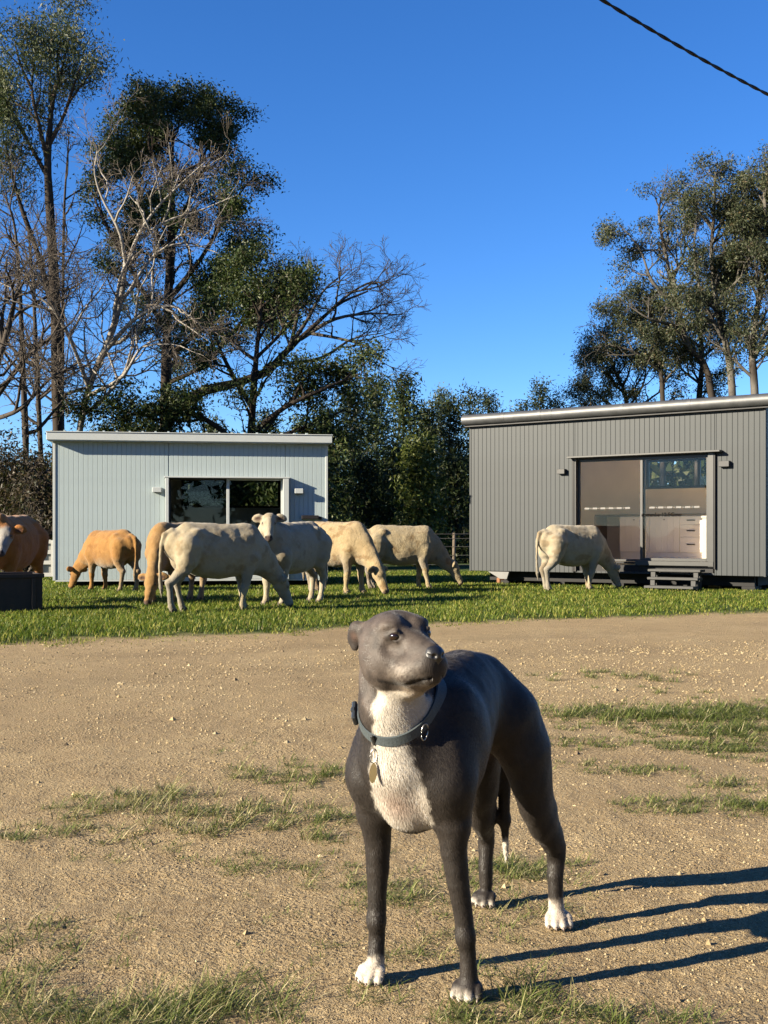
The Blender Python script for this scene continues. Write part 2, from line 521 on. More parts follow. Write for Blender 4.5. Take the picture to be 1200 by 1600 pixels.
def build_pebbles():
    rng = np.random.default_rng(5)
    n = 70000
    Y = 2.2 + (rng.random(n) ** 1.7) * 9.5
    X = (rng.random(n) - .5) * (.85 * Y + 1.0)
    keep = edge_dist(X, Y) < -.05
    # gathered in loose patches
    keep &= rng.random(n) < .30 + .7 * sstep(-.1, .5, vnoise(X * 1.3, Y * 1.3, seed=31))
    X, Y = X[keep], Y[keep]; n = len(X)
    s = (.0013 + .0026 * rng.random(n) ** 3) * (1 + (Y - 2) * .26)
    big = rng.random(n) < .012; s[big] *= 2.4
    s = np.minimum(s, .021)
    base = np.array([(1, 0, 0), (-1, 0, 0), (0, 1, 0), (0, -1, 0), (.15, .1, .8)], float)
    tri = np.array([(0, 2, 4), (2, 1, 4), (1, 3, 4), (3, 0, 4)]); base[:4, 2] = -.35
    an = rng.random(n) * 6.283
    sc = s[:, None] * (0.7 + .7 * rng.random((n, 3))); sc[:, 2] *= .75
    P = base[None] * sc[:, None] * (1 + .25 * (rng.random((n, 5, 1)) - .5))
    c, si = np.cos(an)[:, None], np.sin(an)[:, None]
    V = np.stack([P[..., 0] * c - P[..., 1] * si, P[..., 0] * si + P[..., 1] * c, P[..., 2]], -1)
    V += np.stack([X, Y, ground_z(X, Y) + sc[:, 2] * .45], -1)[:, None]
    F = (tri[None] + 5 * np.arange(n)[:, None, None]).reshape(-1, 3)
    k = rng.random(n)[:, None]
    col = np.where(k < .5, np.array([.52, .385, .20]), np.where(k < .80, np.array([.64, .51, .30]), np.array([.30, .22, .13]))) * (.8 + .4 * rng.random((n, 1)))
    t = NT('pebble'); m = t.pbr(t.attr('Col'), .85, spec=.25)
    o = link_mesh('gravel', np_mesh('gravel', V.reshape(-1, 3), F, False, np.repeat(col, 5, 0)), m)
    tag(o, 'small tan stones and grit scattered over the dirt', 'gravel', kind='stuff')

# ------------------------------------------------------------------ grass
def blades(root, h, w, az, lean, curl, colr, seg=2):
    """curved tapering blades; all arguments are arrays of length n. returns V, F lists, colours"""
    n = len(root)
    az = np.asarray(az); d = np.stack([np.cos(az), np.sin(az), np.zeros(n)], 1); sd = np.stack([-np.sin(az), np.cos(az), np.zeros(n)], 1)
    rows = []; th = lean.copy(); p = root.copy(); up = np.array([0, 0, 1.0])
    for k in range(seg + 1):
        f = k / seg
        if k < seg:
            ww = (w * (1 - .55 * f))[:, None] * .5
            rows += [p - sd * ww, p + sd * ww]
        else: rows.append(p)
        p = p + (np.sin(th)[:, None] * d + np.cos(th)[:, None] * up) * (h / seg)[:, None]
        th = th + curl / seg
    m = 2 * seg + 1
    V = np.stack(rows, 1).reshape(-1, 3)
    b = (np.arange(n) * m)[:, None]
    Q = np.concatenate([b + np.array([2 * k, 2 * k + 1, 2 * k + 3, 2 * k + 2]) for k in range(seg - 1)]) if seg > 1 else np.zeros((0, 4), int)
    T = b + np.array([2 * seg - 2, 2 * seg - 1, 2 * seg])
    return V, [Q, T], np.repeat(colr, m, 0)

def build_lawn():
    rng = np.random.default_rng(11)
    n = 235000
    Y = 9.5 + (rng.random(n) ** 1.55) * 24
    X = (rng.random(n) - .5) * (.78 * Y + 2.5)
    e = edge_dist(X, Y)
    keep = rng.random(n) < sstep(-.25, .55, e + .40 * vnoise(X * 5, Y * 5, seed=45) + .2 * vnoise(X * 14, Y * 14, seed=46)) * .97 + .03 * (e > -.4)
    # not under the cabins
    for cab in (WHITE, GREY):
        u, v = cab.local(X, Y)
        keep &= ~((u > .1) & (u < cab.length - .1) & (v > .25) & (v < cab.depth - .2))
    X, Y, e = X[keep], Y[keep], e[keep]; n = len(X)
    far = np.clip((Y - 11) / 18, 0, 1)
    patch = .5 + .5 * vnoise(X * 1.1, Y * 1.1, seed=41)
    tall = sstep(.15, .5, e) * sstep(1.3, .5, e) * .35 + .75 * sstep(.4, .8, .5 + .5 * vnoise(X * 2.3, Y * 2.3, seed=42))
    h = .78 * (.35 + .65 * sstep(-.1, .45, e)) * (.050 + .045 * rng.random(n) + .07 * tall * rng.random(n)) * (1 - .25 * far)
    w = (.0065 + .006 * rng.random(n)) * (1 + 1.0 * far)
    az = rng.random(n) * 6.283; lean = .15 + .55 * rng.random(n); curl = .3 + 1.0 * rng.random(n)
    g = np.array([.215, .285, .038]); yl = np.array([.50, .48, .11]); dk = np.array([.115, .185, .028])
    k = rng.random(n)[:, None]
    col = dk + (g - dk) * np.clip(patch[:, None] * 1.3, 0, 1)
    col = np.where(k < .26 + .25 * sstep(.5, .0, e)[:, None], yl * (.8 + .4 * rng.random((n, 1))), col * (.75 + .5 * rng.random((n, 1))))
    straw = rng.random(n) < .02 + .06 * sstep(.4, 0, e)
    col[straw] = np.array([.42, .35, .17])
    root = np.stack([X, Y, ground_z(X, Y) - .004], 1)
    V, F, C = blades(root, h, w, az, lean, curl, col, 2)
    o = link_mesh('lawn_grass', np_mesh('lawn_grass', V, F, False, C), leafy('grass_blade', .35, .5))
    tag(o, 'green lawn grass growing between the dirt track and the cabins', 'grass', kind='stuff')

def build_tufts():
    """straggling grass on the dirt, grown round (pixel x, pixel y, spread m, blades, blade length m, dryness)"""
    rng = np.random.default_rng(7)
    L = [(205, 1262, .22, 520, .105, .75), (180, 1245, .14, 160, .09, .8), (255, 1245, .15, 240, .11, .7),
         (330, 1290, .20, 420, .10, .65), (310, 1275, .10, 150, .09, .6), (400, 1270, .22, 330, .09, .5), (470, 1282, .22, 420, .09, .4), (530, 1300, .14, 220, .08, .4),
         (500, 1212, .20, 480, .09, .15), (455, 1215, .16, 170, .08, .4), (420, 1208, .16, 90, .13, .9), (545, 1225, .13, 240, .08, .2),
         (60, 1300, .20, 260, .08, .6), (20, 1298, .15, 170, .08, .55), (100, 1305, .12, 90, .06, .6),
         (145, 1335, .10, 70, .05, .6), (225, 1315, .14, 90, .06, .5), (375, 1352, .13, 230, .05, .2), (420, 1350, .13, 200, .05, .25), (330, 1340, .08, 60, .05, .2),
         (30, 1470, .16, 480, .09, .25), (10, 1500, .14, 260, .09, .3), (80, 1490, .12, 150, .06, .3), (145, 1450, .10, 110, .045, .25), (205, 1445, .09, 120, .045, .2),
         (20, 1560, .15, 560, .13, .55), (75, 1585, .16, 700, .12, .5), (150, 1600, .16, 700, .12, .55), (230, 1590, .18, 950, .115, .4), (300, 1570, .18, 950, .12, .4), (365, 1560, .17, 700, .11, .4), (420, 1570, .13, 320, .08, .4), (440, 1590, .1, 150, .07, .35),
         (590, 1560, .09, 180, .075, .45), (620, 1545, .07, 120, .07, .5), (650, 1480, .14, 340, .075, .5), (700, 1485, .13, 260, .075, .5), (600, 1400, .14, 230, .07, .45), (640, 1390, .13, 200, .065, .4), (660, 1410, .11, 170, .06, .4), (580, 1365, .12, 150, .05, .35),
         (800, 1362, .14, 420, .075, .35), (775, 1350, .10, 190, .07, .3), (840, 1372, .08, 110, .05, .3), (800, 1415, .17, 300, .05, .5), (760, 1440, .17, 300, .05, .5), (840, 1435, .13, 130, .045, .5), (700, 1440, .12, 170, .05, .45),
         (780, 1590, .15, 760, .085, .3), (860, 1575, .15, 800, .09, .25), (925, 1585, .14, 620, .085, .25), (720, 1600, .13, 420, .08, .3), (800, 1555, .11, 280, .10, .5), (850, 1540, .07, 90, .13, .2), (980, 1600, .11, 260, .07, .3),
         (1065, 1595, .10, 200, .09, .1), (1090, 1600, .07, 120, .10, .1),
         (980, 1060, .35, 170, .10, .7), (1000, 1055, .3, 120, .09, .6), (930, 1050, .25, 90, .07, .5), (1030, 1080, .25, 60, .08, .7), (950, 1075, .2, 50, .06, .6),
         (880, 1110, .24, 240, .09, .45), (930, 1118, .26, 420, .10, .4), (985, 1120, .28, 560, .10, .38), (1040, 1115, .30, 640, .10, .32), (1100, 1118, .32, 760, .10, .3), (1160, 1112, .32, 760, .10, .28), (1200, 1120, .3, 620, .10, .25),
         (1060, 1138, .26, 460, .085, .35), (1130, 1145, .28, 520, .09, .3), (1190, 1140, .28, 560, .09, .25), (880, 1160, .22, 230, .06, .4), (930, 1165, .2, 180, .055, .4), (1000, 1160, .22, 200, .05, .4),
         (1080, 1165, .22, 330, .07, .35), (1140, 1172, .22, 420, .08, .35), (1195, 1165, .22, 420, .085, .3), (860, 1135, .18, 130, .06, .45),
         (1000, 1202, .17, 230, .055, .3), (1040, 1208, .12, 130, .05, .3), (950, 1200, .17, 90, .05, .5), (1115, 1224, .16, 210, .06, .35), (1145, 1222, .1, 90, .05, .4),
         (1035, 1262, .13, 240, .06, .25), (1050, 1272, .09, 120, .055, .3), (1165, 1262, .17, 420, .065, .2), (1200, 1265, .14, 300, .065, .2),
         (350, 1165, .2, 50, .045, .3), (380, 1162, .14, 40, .04, .3), (690, 1385, .12, 150, .055, .4), (560, 1330, .1, 70, .05, .4), (470, 1420, .13, 70, .035, .5), (430, 1470, .15, 70, .03, .5), (480, 1380, .12, 70, .035, .4), (520, 1515, .1, 70, .04, .5)]
    R = []; H = []; W = []; A = []; LE = []; CU = []; C = []
    for (px, py, sp, nb, hl, dry) in L:
        g = on_ground(px, py)
        Yd = g[1]
        nb = int(nb * (.5 if py > 1540 else .62 if py > 1430 else 1.25 if px < 760 else 2.1)); sp = sp * (.62 if py > 1540 else 1.0); dry = dry * (.55 if px > 860 and py < 1190 else 1.0); hl = hl * (.78 if py > 1430 else .9)
        nc = max(3, nb // 28)                            # crowns inside the tuft
        cx = rng.normal(0, sp * .72, nc); cy = rng.normal(0, sp * .50, nc)
        for k in range(nc):
            q = max(6, nb // nc)
            x = g[0] + cx[k] + rng.normal(0, .022, q); y = g[1] + cy[k] + rng.normal(0, .022, q)
            az = rng.random(q) * 6.283
            R.append(np.stack([x, y, ground_z(x, y) - .003], 1))
            hh = hl * (.35 + .85 * rng.random(q)) * (.7 + .5 * rng.random())
            H.append(hh); W.append((.0016 + .0016 * rng.random(q)) * (1 + .16 * max(0, Yd - 2.6)))
            A.append(az); LE.append(.60 + .80 * rng.random(q)); CU.append(.15 + .95 * rng.random(q))
            gr = np.array([.19, .235, .06]); pale = np.array([.52, .48, .21]); st = np.array([.78, .68, .40])
            r = rng.random((q, 1)); d = dry * (.7 + .6 * rng.random())
            c = np.where(r < d * .55, pale, np.where(r < d * .8, st, gr)) * (.75 + .5 * rng.random((q, 1)))
            C.append(c)
    V, F, C = blades(np.concatenate(R), np.concatenate(H), np.concatenate(W), np.concatenate(A), np.concatenate(LE), np.concatenate(CU), np.concatenate(C), 3)
    o = link_mesh('grass_tufts', np_mesh('grass_tufts', V, F, False, C), leafy('tuft_blade', .25, .5))
    tag(o, 'straggling tufts of dry and green grass on the bare dirt', 'grass', kind='stuff')
# ------------------------------------------------------------------ cabins
class Cabin:
    def __init__(self, x, y, ang, length, depth):
        self.o = np.array([x, y]); self.a = RAD(ang); self.length = length; self.depth = depth
        self.u = np.array([math.cos(self.a), math.sin(self.a)]); self.v = np.array([-math.sin(self.a), math.cos(self.a)])
    def local(self, X, Y):
        return (X - self.o[0]) * self.u[0] + (Y - self.o[1]) * self.u[1], (X - self.o[0]) * self.v[0] + (Y - self.o[1]) * self.v[1]
    def world(self, u, v, z=0): return Vector((*(self.o + self.u * u + self.v * v), z))
    def px(self, px, py, v=0.0):
        """(u, z) of the photograph's pixel on the plane at depth v behind the front wall"""
        k = (px - 600.0) / FPX; p = self.o + self.v * v
        u = (k * p[1] - p[0]) / (self.u[0] - k * self.u[1]); Y = p[1] + u * self.u[1]
        return u, CAM_H - (py - HORIZON) / FPX * Y

WHITE = Cabin(-6.49, 22.7, 8.4, 5.37, 3.1)
GREY = Cabin(1.917 * .965, 25.5 * .965, -35.8, 6.50 * .965, 3.4)

def cladding(cab, root, m, pitch, z0, z1, op, t=.018):
    """vertical boards on the front wall, cut round the opening op = (u0, u1, zs, zh)"""
    u0, u1, zs, zh = op
    xs = [0.0]
    while xs[-1] < cab.length - 1e-6: xs.append(min(xs[-1] + pitch, cab.length))
    shared = {}
    def board(a, b, lo, hi, bv=.0035):
        key = (round(b - a, 4), round(lo, 3), round(hi, 3))
        if key not in shared:
            mb = MB(); g = .002
            mb.box(g, (b - a) - g, -t, 0, lo, hi, bv)
            o = mb.build('siding_board', m, root); shared[key] = o.data
        else: o = link_mesh('siding_board', shared[key], None, root)
        o.location = (a, 0, 0)
    for a, b in zip(xs[:-1], xs[1:]):
        if b <= u0 or a >= u1: board(a, b, z0, z1); continue
        if a < u0: board(a, u0, z0, z1)
        if b > u1: board(u1, b, z0, z1)
        a2, b2 = max(a, u0), min(b, u1)
        if b2 - a2 > .02:
            board(a2, b2, zh, z1)
            if zs - z0 > .03: board(a2, b2, z0, zs)

def wall_shell(cab, root, m, inner, z0, z1, op, back, th=.11):
    """the framed walls behind the cladding: front with the doorway, ends, back with a window, floor and ceiling"""
    L, D = cab.length, cab.depth; u0, u1, zs, zh = op; w0, w1, wz0, wz1 = back
    mb = MB()
    mb.box(0, u0, .002, th, z0, z1); mb.box(u1, L, .002, th, z0, z1); mb.box(u0, u1, .002, th, zh, z1)
    if zs - z0 > .03: mb.box(u0, u1, .002, th, z0, zs)
    mb.box(0, th, th + .001, D - th, z0, z1); mb.box(L - th, L, th + .001, D - th, z0, z1)
    mb.box(0, w0, D - th + .001, D, z0, z1); mb.box(w1, L, D - th + .001, D, z0, z1)
    mb.box(w0, w1, D - th + .001, D, z0, wz0); mb.box(w0, w1, D - th + .001, D, wz1, z1)
    mb.build('wall', m, root)
    mb = MB(); i = th + .004
    mb.box(i, u0, i, i + .012, z0 + .05, z1 - .05); mb.box(u1, L - i, i, i + .012, z0 + .05, z1 - .05)
    mb.box(i, i + .012, i + .014, D - i, z0 + .05, z1 - .05); mb.box(L - i - .012, L - i, i + .014, D - i, z0 + .05, z1 - .05)
    y = D - i
    for a, b, c, d in ((i + .014, w0, z0 + .05, z1 - .05), (w1, L - i - .014, z0 + .05, z1 - .05), (w0, w1, z0 + .05, wz0), (w0, w1, wz1, z1 - .05)):
        mb.box(a, b, y - .012, y, c, d)
    mb.build('lining', inner, root)

def window_unit(root, u0, u1, z0, z1, y, fm, gm, mull=(), fw=.045, th=.06):
    mb = MB()
    mb.box(u0, u0 + fw, y, y + th, z0, z1, .004); mb.box(u1 - fw, u1, y, y + th, z0, z1, .004)
    mb.box(u0 + fw, u1 - fw, y + .002, y + th - .002, z0, z0 + fw, .004); mb.box(u0 + fw, u1 - fw, y + .002, y + th - .002, z1 - fw, z1, .004)
    for q in mull: mb.box(q - fw * .5, q + fw * .5, y + .003, y + th - .003, z0 + fw, z1 - fw, .004)
    w = mb.build('window', fm, root)
    mb = MB(); mb.box(u0 + fw * .8, u1 - fw * .8, y + th * .5 - .003, y + th * .5 + .003, z0 + fw * .8, z1 - fw * .8)
    mb.build('pane', gm, w)
    return w

def sash(root, u0, u1, z0, z1, y, fm, gm, fw=.05, th=.04, dots=False, stick=None, low=None):
    low = low or fw
    mb = MB()
    mb.box(u0, u0 + fw, y, y + th, z0, z1, .004); mb.box(u1 - fw, u1, y, y + th, z0, z1, .004)
    mb.box(u0 + fw, u1 - fw, y + .002, y + th - .002, z0, z0 + low, .004); mb.box(u0 + fw, u1 - fw, y + .002, y + th - .002, z1 - fw, z1, .004)
    d = mb.build('sliding_door', fm, root)
    mb = MB(); mb.box(u0 + fw * .85, u1 - fw * .85, y + th * .5 - .003, y + th * .5 + .003, z0 + low * .85, z1 - fw * .85)
    mb.build('pane', gm, d)
    if stick:
        a, b, z, n = stick
        mb = MB(); p = (b - a) / n; yy = y + th * .5 - .0048
        for k in range(n):
            mb.box(a + k * p, a + k * p + p * .62, yy, yy + .0012, z - .018, z + .018)
            if k < n - 1: mb.box(a + k * p + p * .76, a + k * p + p * .86, yy, yy + .0012, z - .014, z + .014)
        mb.build('safety_sticker', M_STICK, d)
    return d

def lamp(root, u, z, m, w=.17, h=.10, pr=.13):
    mb = MB(); mb.box(u - w / 2, u + w / 2, -.018 - pr, -.019, z - h / 2, z + h / 2, .006)
    l = mb.build('wall_light', m, root)
    mb = MB(); mb.box(u - w * .3, u + w * .3, -.018 - pr * .8, -.03, z - h / 2 - .006, z - h / 2 - .001)
    mb.build('lens', painted('light_lens', (.3, .3, .3), .3), l)

def build_cabins():
    global M_STICK
    M_STICK = painted('sticker_film', (.30, .29, .27), .6)
    steel_blk = painted('black_chassis_steel', (.02, .02, .022), .6)
    # ---------------- white cabin
    c = WHITE
    root = empty('tiny_cabin', (c.o[0], c.o[1], 0), c.a)
    tag(root, 'long low pale grey white clad cabin with flat roof behind the grazing cattle', 'cabin', 'tiny cabins on the lawn')
    pale = painted('pale_paint', (.64, .75, .76), .55, 0, .035, 3, .05, 40)
    white = painted('white_paint', (.78, .82, .80), .45, 0, .03)
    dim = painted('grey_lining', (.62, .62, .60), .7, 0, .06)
    z0, z1 = .19, 2.92
    op = (2.205, 4.545, .235, 2.215); back = (2.38, 4.60, 1.70, 2.34)
    cladding(c, root, pale, .0926, z0, z1, op)
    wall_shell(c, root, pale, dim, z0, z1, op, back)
    mb = MB(); mb.box(.12, c.length - .12, .13, c.depth - .13, z0, z0 + .045); mb.build('floor', painted('timber_floor', (.20, .15, .10), .4), root)
    mb = MB(); mb.box(.12, c.length - .12, .13, c.depth - .13, z1 - .045, z1 - .01); mb.build('ceiling', dim, root)
    # corner trims
    for a, b in ((-.03, .02), (c.length - .02, c.length + .03)):
        mb = MB(); mb.box(a, b, -.032, .03, z0 - .012, z1 - .001, .004); mb.build('corner_trim', white, root)
    mb = MB(); mb.box(.021, c.length - .021, -.030, -.002, z0 - .035, z0 - .002, .003); mb.build('base_trim', white, root)
    # roof with a deep fascia
    mb = MB(); mb.box(-.13, c.length + .10, -.22, c.depth + .12, 2.935, 3.085, .006)
    roof = mb.build('roof', white, root)
    mb = MB(); mb.box(-.145, c.length + .115, -.235, c.depth + .13, 3.087, 3.105, .004); mb.build('roof_flashing', white, roof)
    mb = MB()
    for k in range(int((c.length + .1) / .25)): mb.box(-.06 + .25 * k, -.02 + .25 * k, -.2, c.depth + .1, 3.106, 3.130)
    mb.build('roof_sheet', pale, roof)
    mb = MB(); mb.box(-.11, c.length + .08, -.20, -.002, 2.921, 2.934); mb.build('soffit', white, root)
    # projecting door surround
    u0, u1, zs, zh = op
    mb = MB(); pr = .15
    mb.box(u0 - .055, u0 + .012, -.018 - pr, .10, z0, zh - .001, .004); mb.build('door_jamb', white, root)
    mb = MB(); mb.box(u1 - .06, u1 + .055, -.018 - pr, .10, z0, zh - .001, .004); mb.build('door_jamb', white, root)
    mb = MB(); mb.box(u0 - .075, u1 + .075, -.025 - pr, .10, zh, zh + .03, .004); mb.build('door_hood', white, root)
    gm = glass_mat('clear_glass', (.86, .88, .86))
    mid = 3.385
    sash(root, u0 + .012, mid + .025, zs, zh - .002, .045, painted('dark_sash', (.05, .05, .05), .4), gm, .035)
    sash(root, mid - .025, u1 - .06, zs, zh - .002, .0, white, gm, .035)
    mb = MB(); mb.box(mid - .03, mid + .03, -.018, -.001, zs, zh - .003, .004); mb.build('meeting_stile', white, root)
    mb = MB(); mb.box(u0 + .012, u1 - .06, -.02, .1, zs - .04, zs - .002); mb.build('door_sill', white, root)
    window_unit(root, back[0], back[1], back[2], back[3], c.depth - .09, painted('dark_window_frame', (.03, .03, .03), .4), gm, (3.43,))
    lamp(root, 1.985, 1.975, white); lamp(root, 4.805, 1.965, white)
    # meter shelf at the right
    mb = MB(); mb.box(4.86, 5.20, -.15, -.019, 1.40, 1.475, .006); mb.box(5.20, 5.27, -.09, -.019, 1.39, 1.45, .004)
    mb.build('wall_bracket', painted('dark_bracket', (.045, .04, .04), .4), root)
    # chassis
    ch = MB(); ch.box(.3, c.length - .3, .35, .45, .06, z0 - .04); ch.box(.3, c.length - .3, c.depth - .45, c.depth - .35, .06, z0 - .04)
    for k in range(5): ch.box(.4 + k * 1.1, .5 + k * 1.1, .46, c.depth - .46, .07, z0 - .05)
    for k in range(4):
        for v in (.4, c.depth - .4): ch.box(.5 + k * 1.4, .75 + k * 1.4, v - .12, v + .12, -.02, .059)
    ch.build('chassis', steel_blk, root)

    # furniture seen dimly through the glass
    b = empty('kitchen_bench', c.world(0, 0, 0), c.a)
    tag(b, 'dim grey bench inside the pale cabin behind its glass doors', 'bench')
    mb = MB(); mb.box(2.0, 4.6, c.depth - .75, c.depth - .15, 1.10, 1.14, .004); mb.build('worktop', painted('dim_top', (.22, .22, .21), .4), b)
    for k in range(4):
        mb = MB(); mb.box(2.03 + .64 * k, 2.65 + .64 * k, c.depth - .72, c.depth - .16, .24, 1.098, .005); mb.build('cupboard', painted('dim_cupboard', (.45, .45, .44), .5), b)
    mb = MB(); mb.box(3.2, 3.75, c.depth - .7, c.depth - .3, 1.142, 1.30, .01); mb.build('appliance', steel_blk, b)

    # ---------------- grey cabin
    c = GREY
    root = empty('tiny_cabin', (c.o[0], c.o[1], 0), c.a)
    tag(root, 'tall grey board clad cabin with sloping metal gutter and glazed sliding doors', 'cabin', 'tiny cabins on the lawn')
    grey = painted('grey_paint', (.076, .085, .090), .5, 0, .04, 3, .05, 40)
    alu = painted('grey_aluminium', (.13, .13, .128), .35, .3, .04)
    dark = painted('dark_trim', (.035, .035, .037), .4)
    tan = painted('tan_lining', (1.9, 1.70, 1.42), .7, 0, .05, 2)
    z0, z1 = .321, 3.405
    u0, u1 = c.px(899, 700)[0], c.px(1117, 700)[0]
    zh = c.px(1003, 712)[1]; zs = .577
    op = (u0, u1, .36, zh)
    wa, wb = c.px(1008, 740, c.depth - .15)[0], c.px(1112, 740, c.depth - .15)[0]
    wz1, wz0 = c.px(1060, 716, c.depth - .15)[1], c.px(1060, 763, c.depth - .15)[1]
    back = (wa, min(wb + .5, c.length - .3), wz0, wz1)
    cladding(c, root, grey, c.length / 62.0, z0, z1, op)
    wall_shell(c, root, grey, tan, z0, z1, op, back)
    zf = zs - .03
    mb = MB(); mb.box(.12, c.length - .12, .13, c.depth - .13, z0, zf); mb.build('floor', painted('oak_floor', (1.6, 1.3, .95), .4), root)
    mb = MB(); mb.box(.12, c.length - .12, .13, c.depth - .13, z1 - .045, z1 - .01); mb.build('ceiling', tan, root)
    for a, b in ((-.012, .028), (c.length - .028, c.length + .012)):
        mb = MB(); mb.box(a, b, -.030, .03, z0 - .01, z1 - .001, .004); mb.build('corner_trim', grey, root)
    # end wall boards are seen as a sliver
    mb = MB()
    for k in range(15): mb.box(c.length + .001, c.length + .018, .035 + .2 * k, .035 + .2 * k + .194, z0, z1, .004)
    e = mb.build('end_cladding', dark, root); e['kind'] = 'stuff'
    # roof and gutter
    mb = MB(); mb.box(-.06, c.length + .10, -.10, c.depth + .1, z1 + .012, z1 + .075, .004); roof = mb.build('roof', dark, root)
    mb = MB()
    for k in range(int((c.length) / .22)): mb.box(-.04 + .22 * k, .0 + .22 * k, -.08, c.depth + .08, z1 + .076, z1 + .10)
    mb.build('roof_sheet', painted('roof_steel', (.25, .25, .25), .4, .4), roof)
    gut = NT('gutter_metal')
    gut = gut.pbr(gut.ramp(gut.noise(5, 4), [(.3, (.05, .052, .054)), (.7, (.075, .077, .08))]), .5, .45, gut.bump(gut.noise(2.2, 3), .25, .03))
    n = 14; R = .115
    arc = [(-.115 - R * math.cos(a) * .95, z1 + .115 + R * math.sin(a)) for a in np.linspace(-1.35, 1.5, n)]
    inn = [(-.115 - (R - .006) * math.cos(a) * .95, z1 + .115 + (R - .006) * math.sin(a)) for a in np.linspace(-1.35, 1.5, n)]
    js = [-.10, .9, 1.75, 2.0, 3.55, 4.9, c.length + .12]
    for a, b in zip(js[:-1], js[1:]):
        mb = MB(); V = []; K = 7
        P = arc + inn[::-1]; q = len(P); rs = np.linspace(a, b, K)
        for i, x in enumerate(rs):
            dent = .0012 * math.sin(i * 2.1 + a * 3)
            V += [(x, y + dent, z + dent * .5 - .0) for y, z in P]
        F = [(i * q + j, i * q + (j + 1) % q, (i + 1) * q + (j + 1) % q, (i + 1) * q + j) for i in range(K - 1) for j in range(q)]
        mb.add(V, F); mb.build('gutter', gut, roof, True)
    for x in js[1:-1]:
        mb = MB(); mb.prism([(y - .003 if k < n else y, z + .002) for k, (y, z) in enumerate(arc + inn[::-1])], x - .035, x + .035)
        mb.build('gutter_joint', gut, roof)
    mb = MB(); mb.box(-.08, c.length + .1, -.12, -.035, z1 - .03, z1 + .010, .003); mb.build('fascia', dark, root)
    mb = MB(); mb.box(.03, c.length - .03, -.034, -.0185, z1 - .06, z1 - .031, .003); mb.build('top_trim', grey, root)
    # door surround
    mb = MB(); mb.box(u0 - .05, u0 - .002, -.06, .10, z0 + .02, zh - .001, .004); mb.build('door_jamb', dark, root)
    mb = MB(); mb.box(u0, u0 + .03, -.045, .10, z0 + .02, zh - .001, .004); mb.build('door_jamb', alu, root)
    mb = MB(); mb.box(u1 - .11, u1 + .0, -.075, .10, zs - .10, zh - .001, .004); mb.build('door_jamb', alu, root)
    mb = MB(); mb.box(u1 + .002, u1 + .03, -.07, .0, zs - .14, zh - .001, .003); mb.build('door_jamb', dark, root)  # dark strip coloured as the jamb's cast shadow on the wall
    mb = MB(); mb.box(u0 - .10, u1 + .16, -.20, .10, zh, zh + .035, .005); mb.build('door_hood', alu, root)
    mid = c.px(1003, 800)[0]
    gm = glass_mat('door_glass', (.955, .95, .94))
    ua, ub = u0 + .03, u1 - .11
    s1 = c.px(911, 794)[0], c.px(987, 794)[0]; sz = c.px(950, 794)[1]
    s2 = c.px(1014, 793)[0], c.px(1098, 792)[0]; sz2 = c.px(1055, 792.5)[1]
    sash(root, ua, mid + .04, zs - .02, zh - .03, .052, alu, gm, .045, stick=(s1[0], s1[1], sz, 6))
    d2 = sash(root, mid - .04, ub, zs, zh - .03, .0, alu, gm, .055, stick=(s2[0], s2[1], sz2, 6))
    mb = MB(); mb.box(ua, ub, -.02, .11, zh - .03, zh - .001); mb.build('door_head', dark, root)
    mb = MB(); mb.box(mid - .1, u1 + .0, -.085, .11, zs - .085, zs - .002, .004); mb.build('door_sill', alu, root)
    mb = MB(); mb.box(ua, mid - .102, .02, .11, zs - .06, zs - .022, .004); mb.build('door_sill', dark, root)
    mb = MB(); mb.box(u0 + .0, u1 - .05, .04, .10, z0, zs - .09); mb.build('skirting_panel', dark, root)
    # latch and the dark printed line on the right hand pane
    mb = MB(); hx, hz = c.px(1109, 790); mb.box(hx - .02, hx + .02, -.05, .0, hz - .13, hz + .10, .008); mb.build('handle', dark, d2)
    fc = bpy.data.curves.new('printed_line', 'FONT'); fc.body = 'comml.c 12.5Gms'; fc.size = .14; fc.offset = .004; fc.align_x = 'CENTER'
    tx, tz = c.px(1033, 806)
    fo = bpy.data.objects.new('printed_line', fc); COL.objects.link(fo)
    bpy.context.view_layer.update()
    fm = bpy.data.meshes.new_from_object(fo.evaluated_get(bpy.context.evaluated_depsgraph_get()))
    bpy.data.objects.remove(fo)
    po = link_mesh('printed_line', fm, None, d2); fm.materials.clear(); fm.materials.append(NT('black_print').pbr((.004, .004, .004), .9, spec=.05))
    po.location = (tx, -.006, tz - .01); po.rotation_euler = (RAD(90), 0, 0); po.scale = (.78, .72, 1)
    window_unit(root, back[0], back[1], back[2], back[3], c.depth - .09, dark, gm, (c.px(1094, 740, c.depth)[0],), .06)
    la = painted('lamp_grey', (.10, .10, .10), .4, .2)
    lx, lz = c.px(880, 737); lamp(root, lx, lz, la, .17, .10, .10)
    lx, lz = c.px(1134, 725); lamp(root, lx, lz, la, .20, .11, .10)
    # chassis, jacking bracket
    ch = MB(); ch.box(.3, c.length - .3, .30, .40, .12, z0 - .002); ch.box(.3, c.length - .3, c.depth - .4, c.depth - .3, .12, z0 - .002)
    for k in range(6): ch.box(.4 + k * 1.1, .5 + k * 1.1, .41, c.depth - .41, .13, z0 - .01)
    for k in range(5):
        for v in (.36, c.depth - .36): ch.box(.55 + k * 1.3, .80 + k * 1.3, v - .12, v + .12, -.02, .119)
    ch.box(.6, c.length - .4, .9, 1.0, -.02, z0 - .02)
    ch.build('chassis', steel_blk, root)
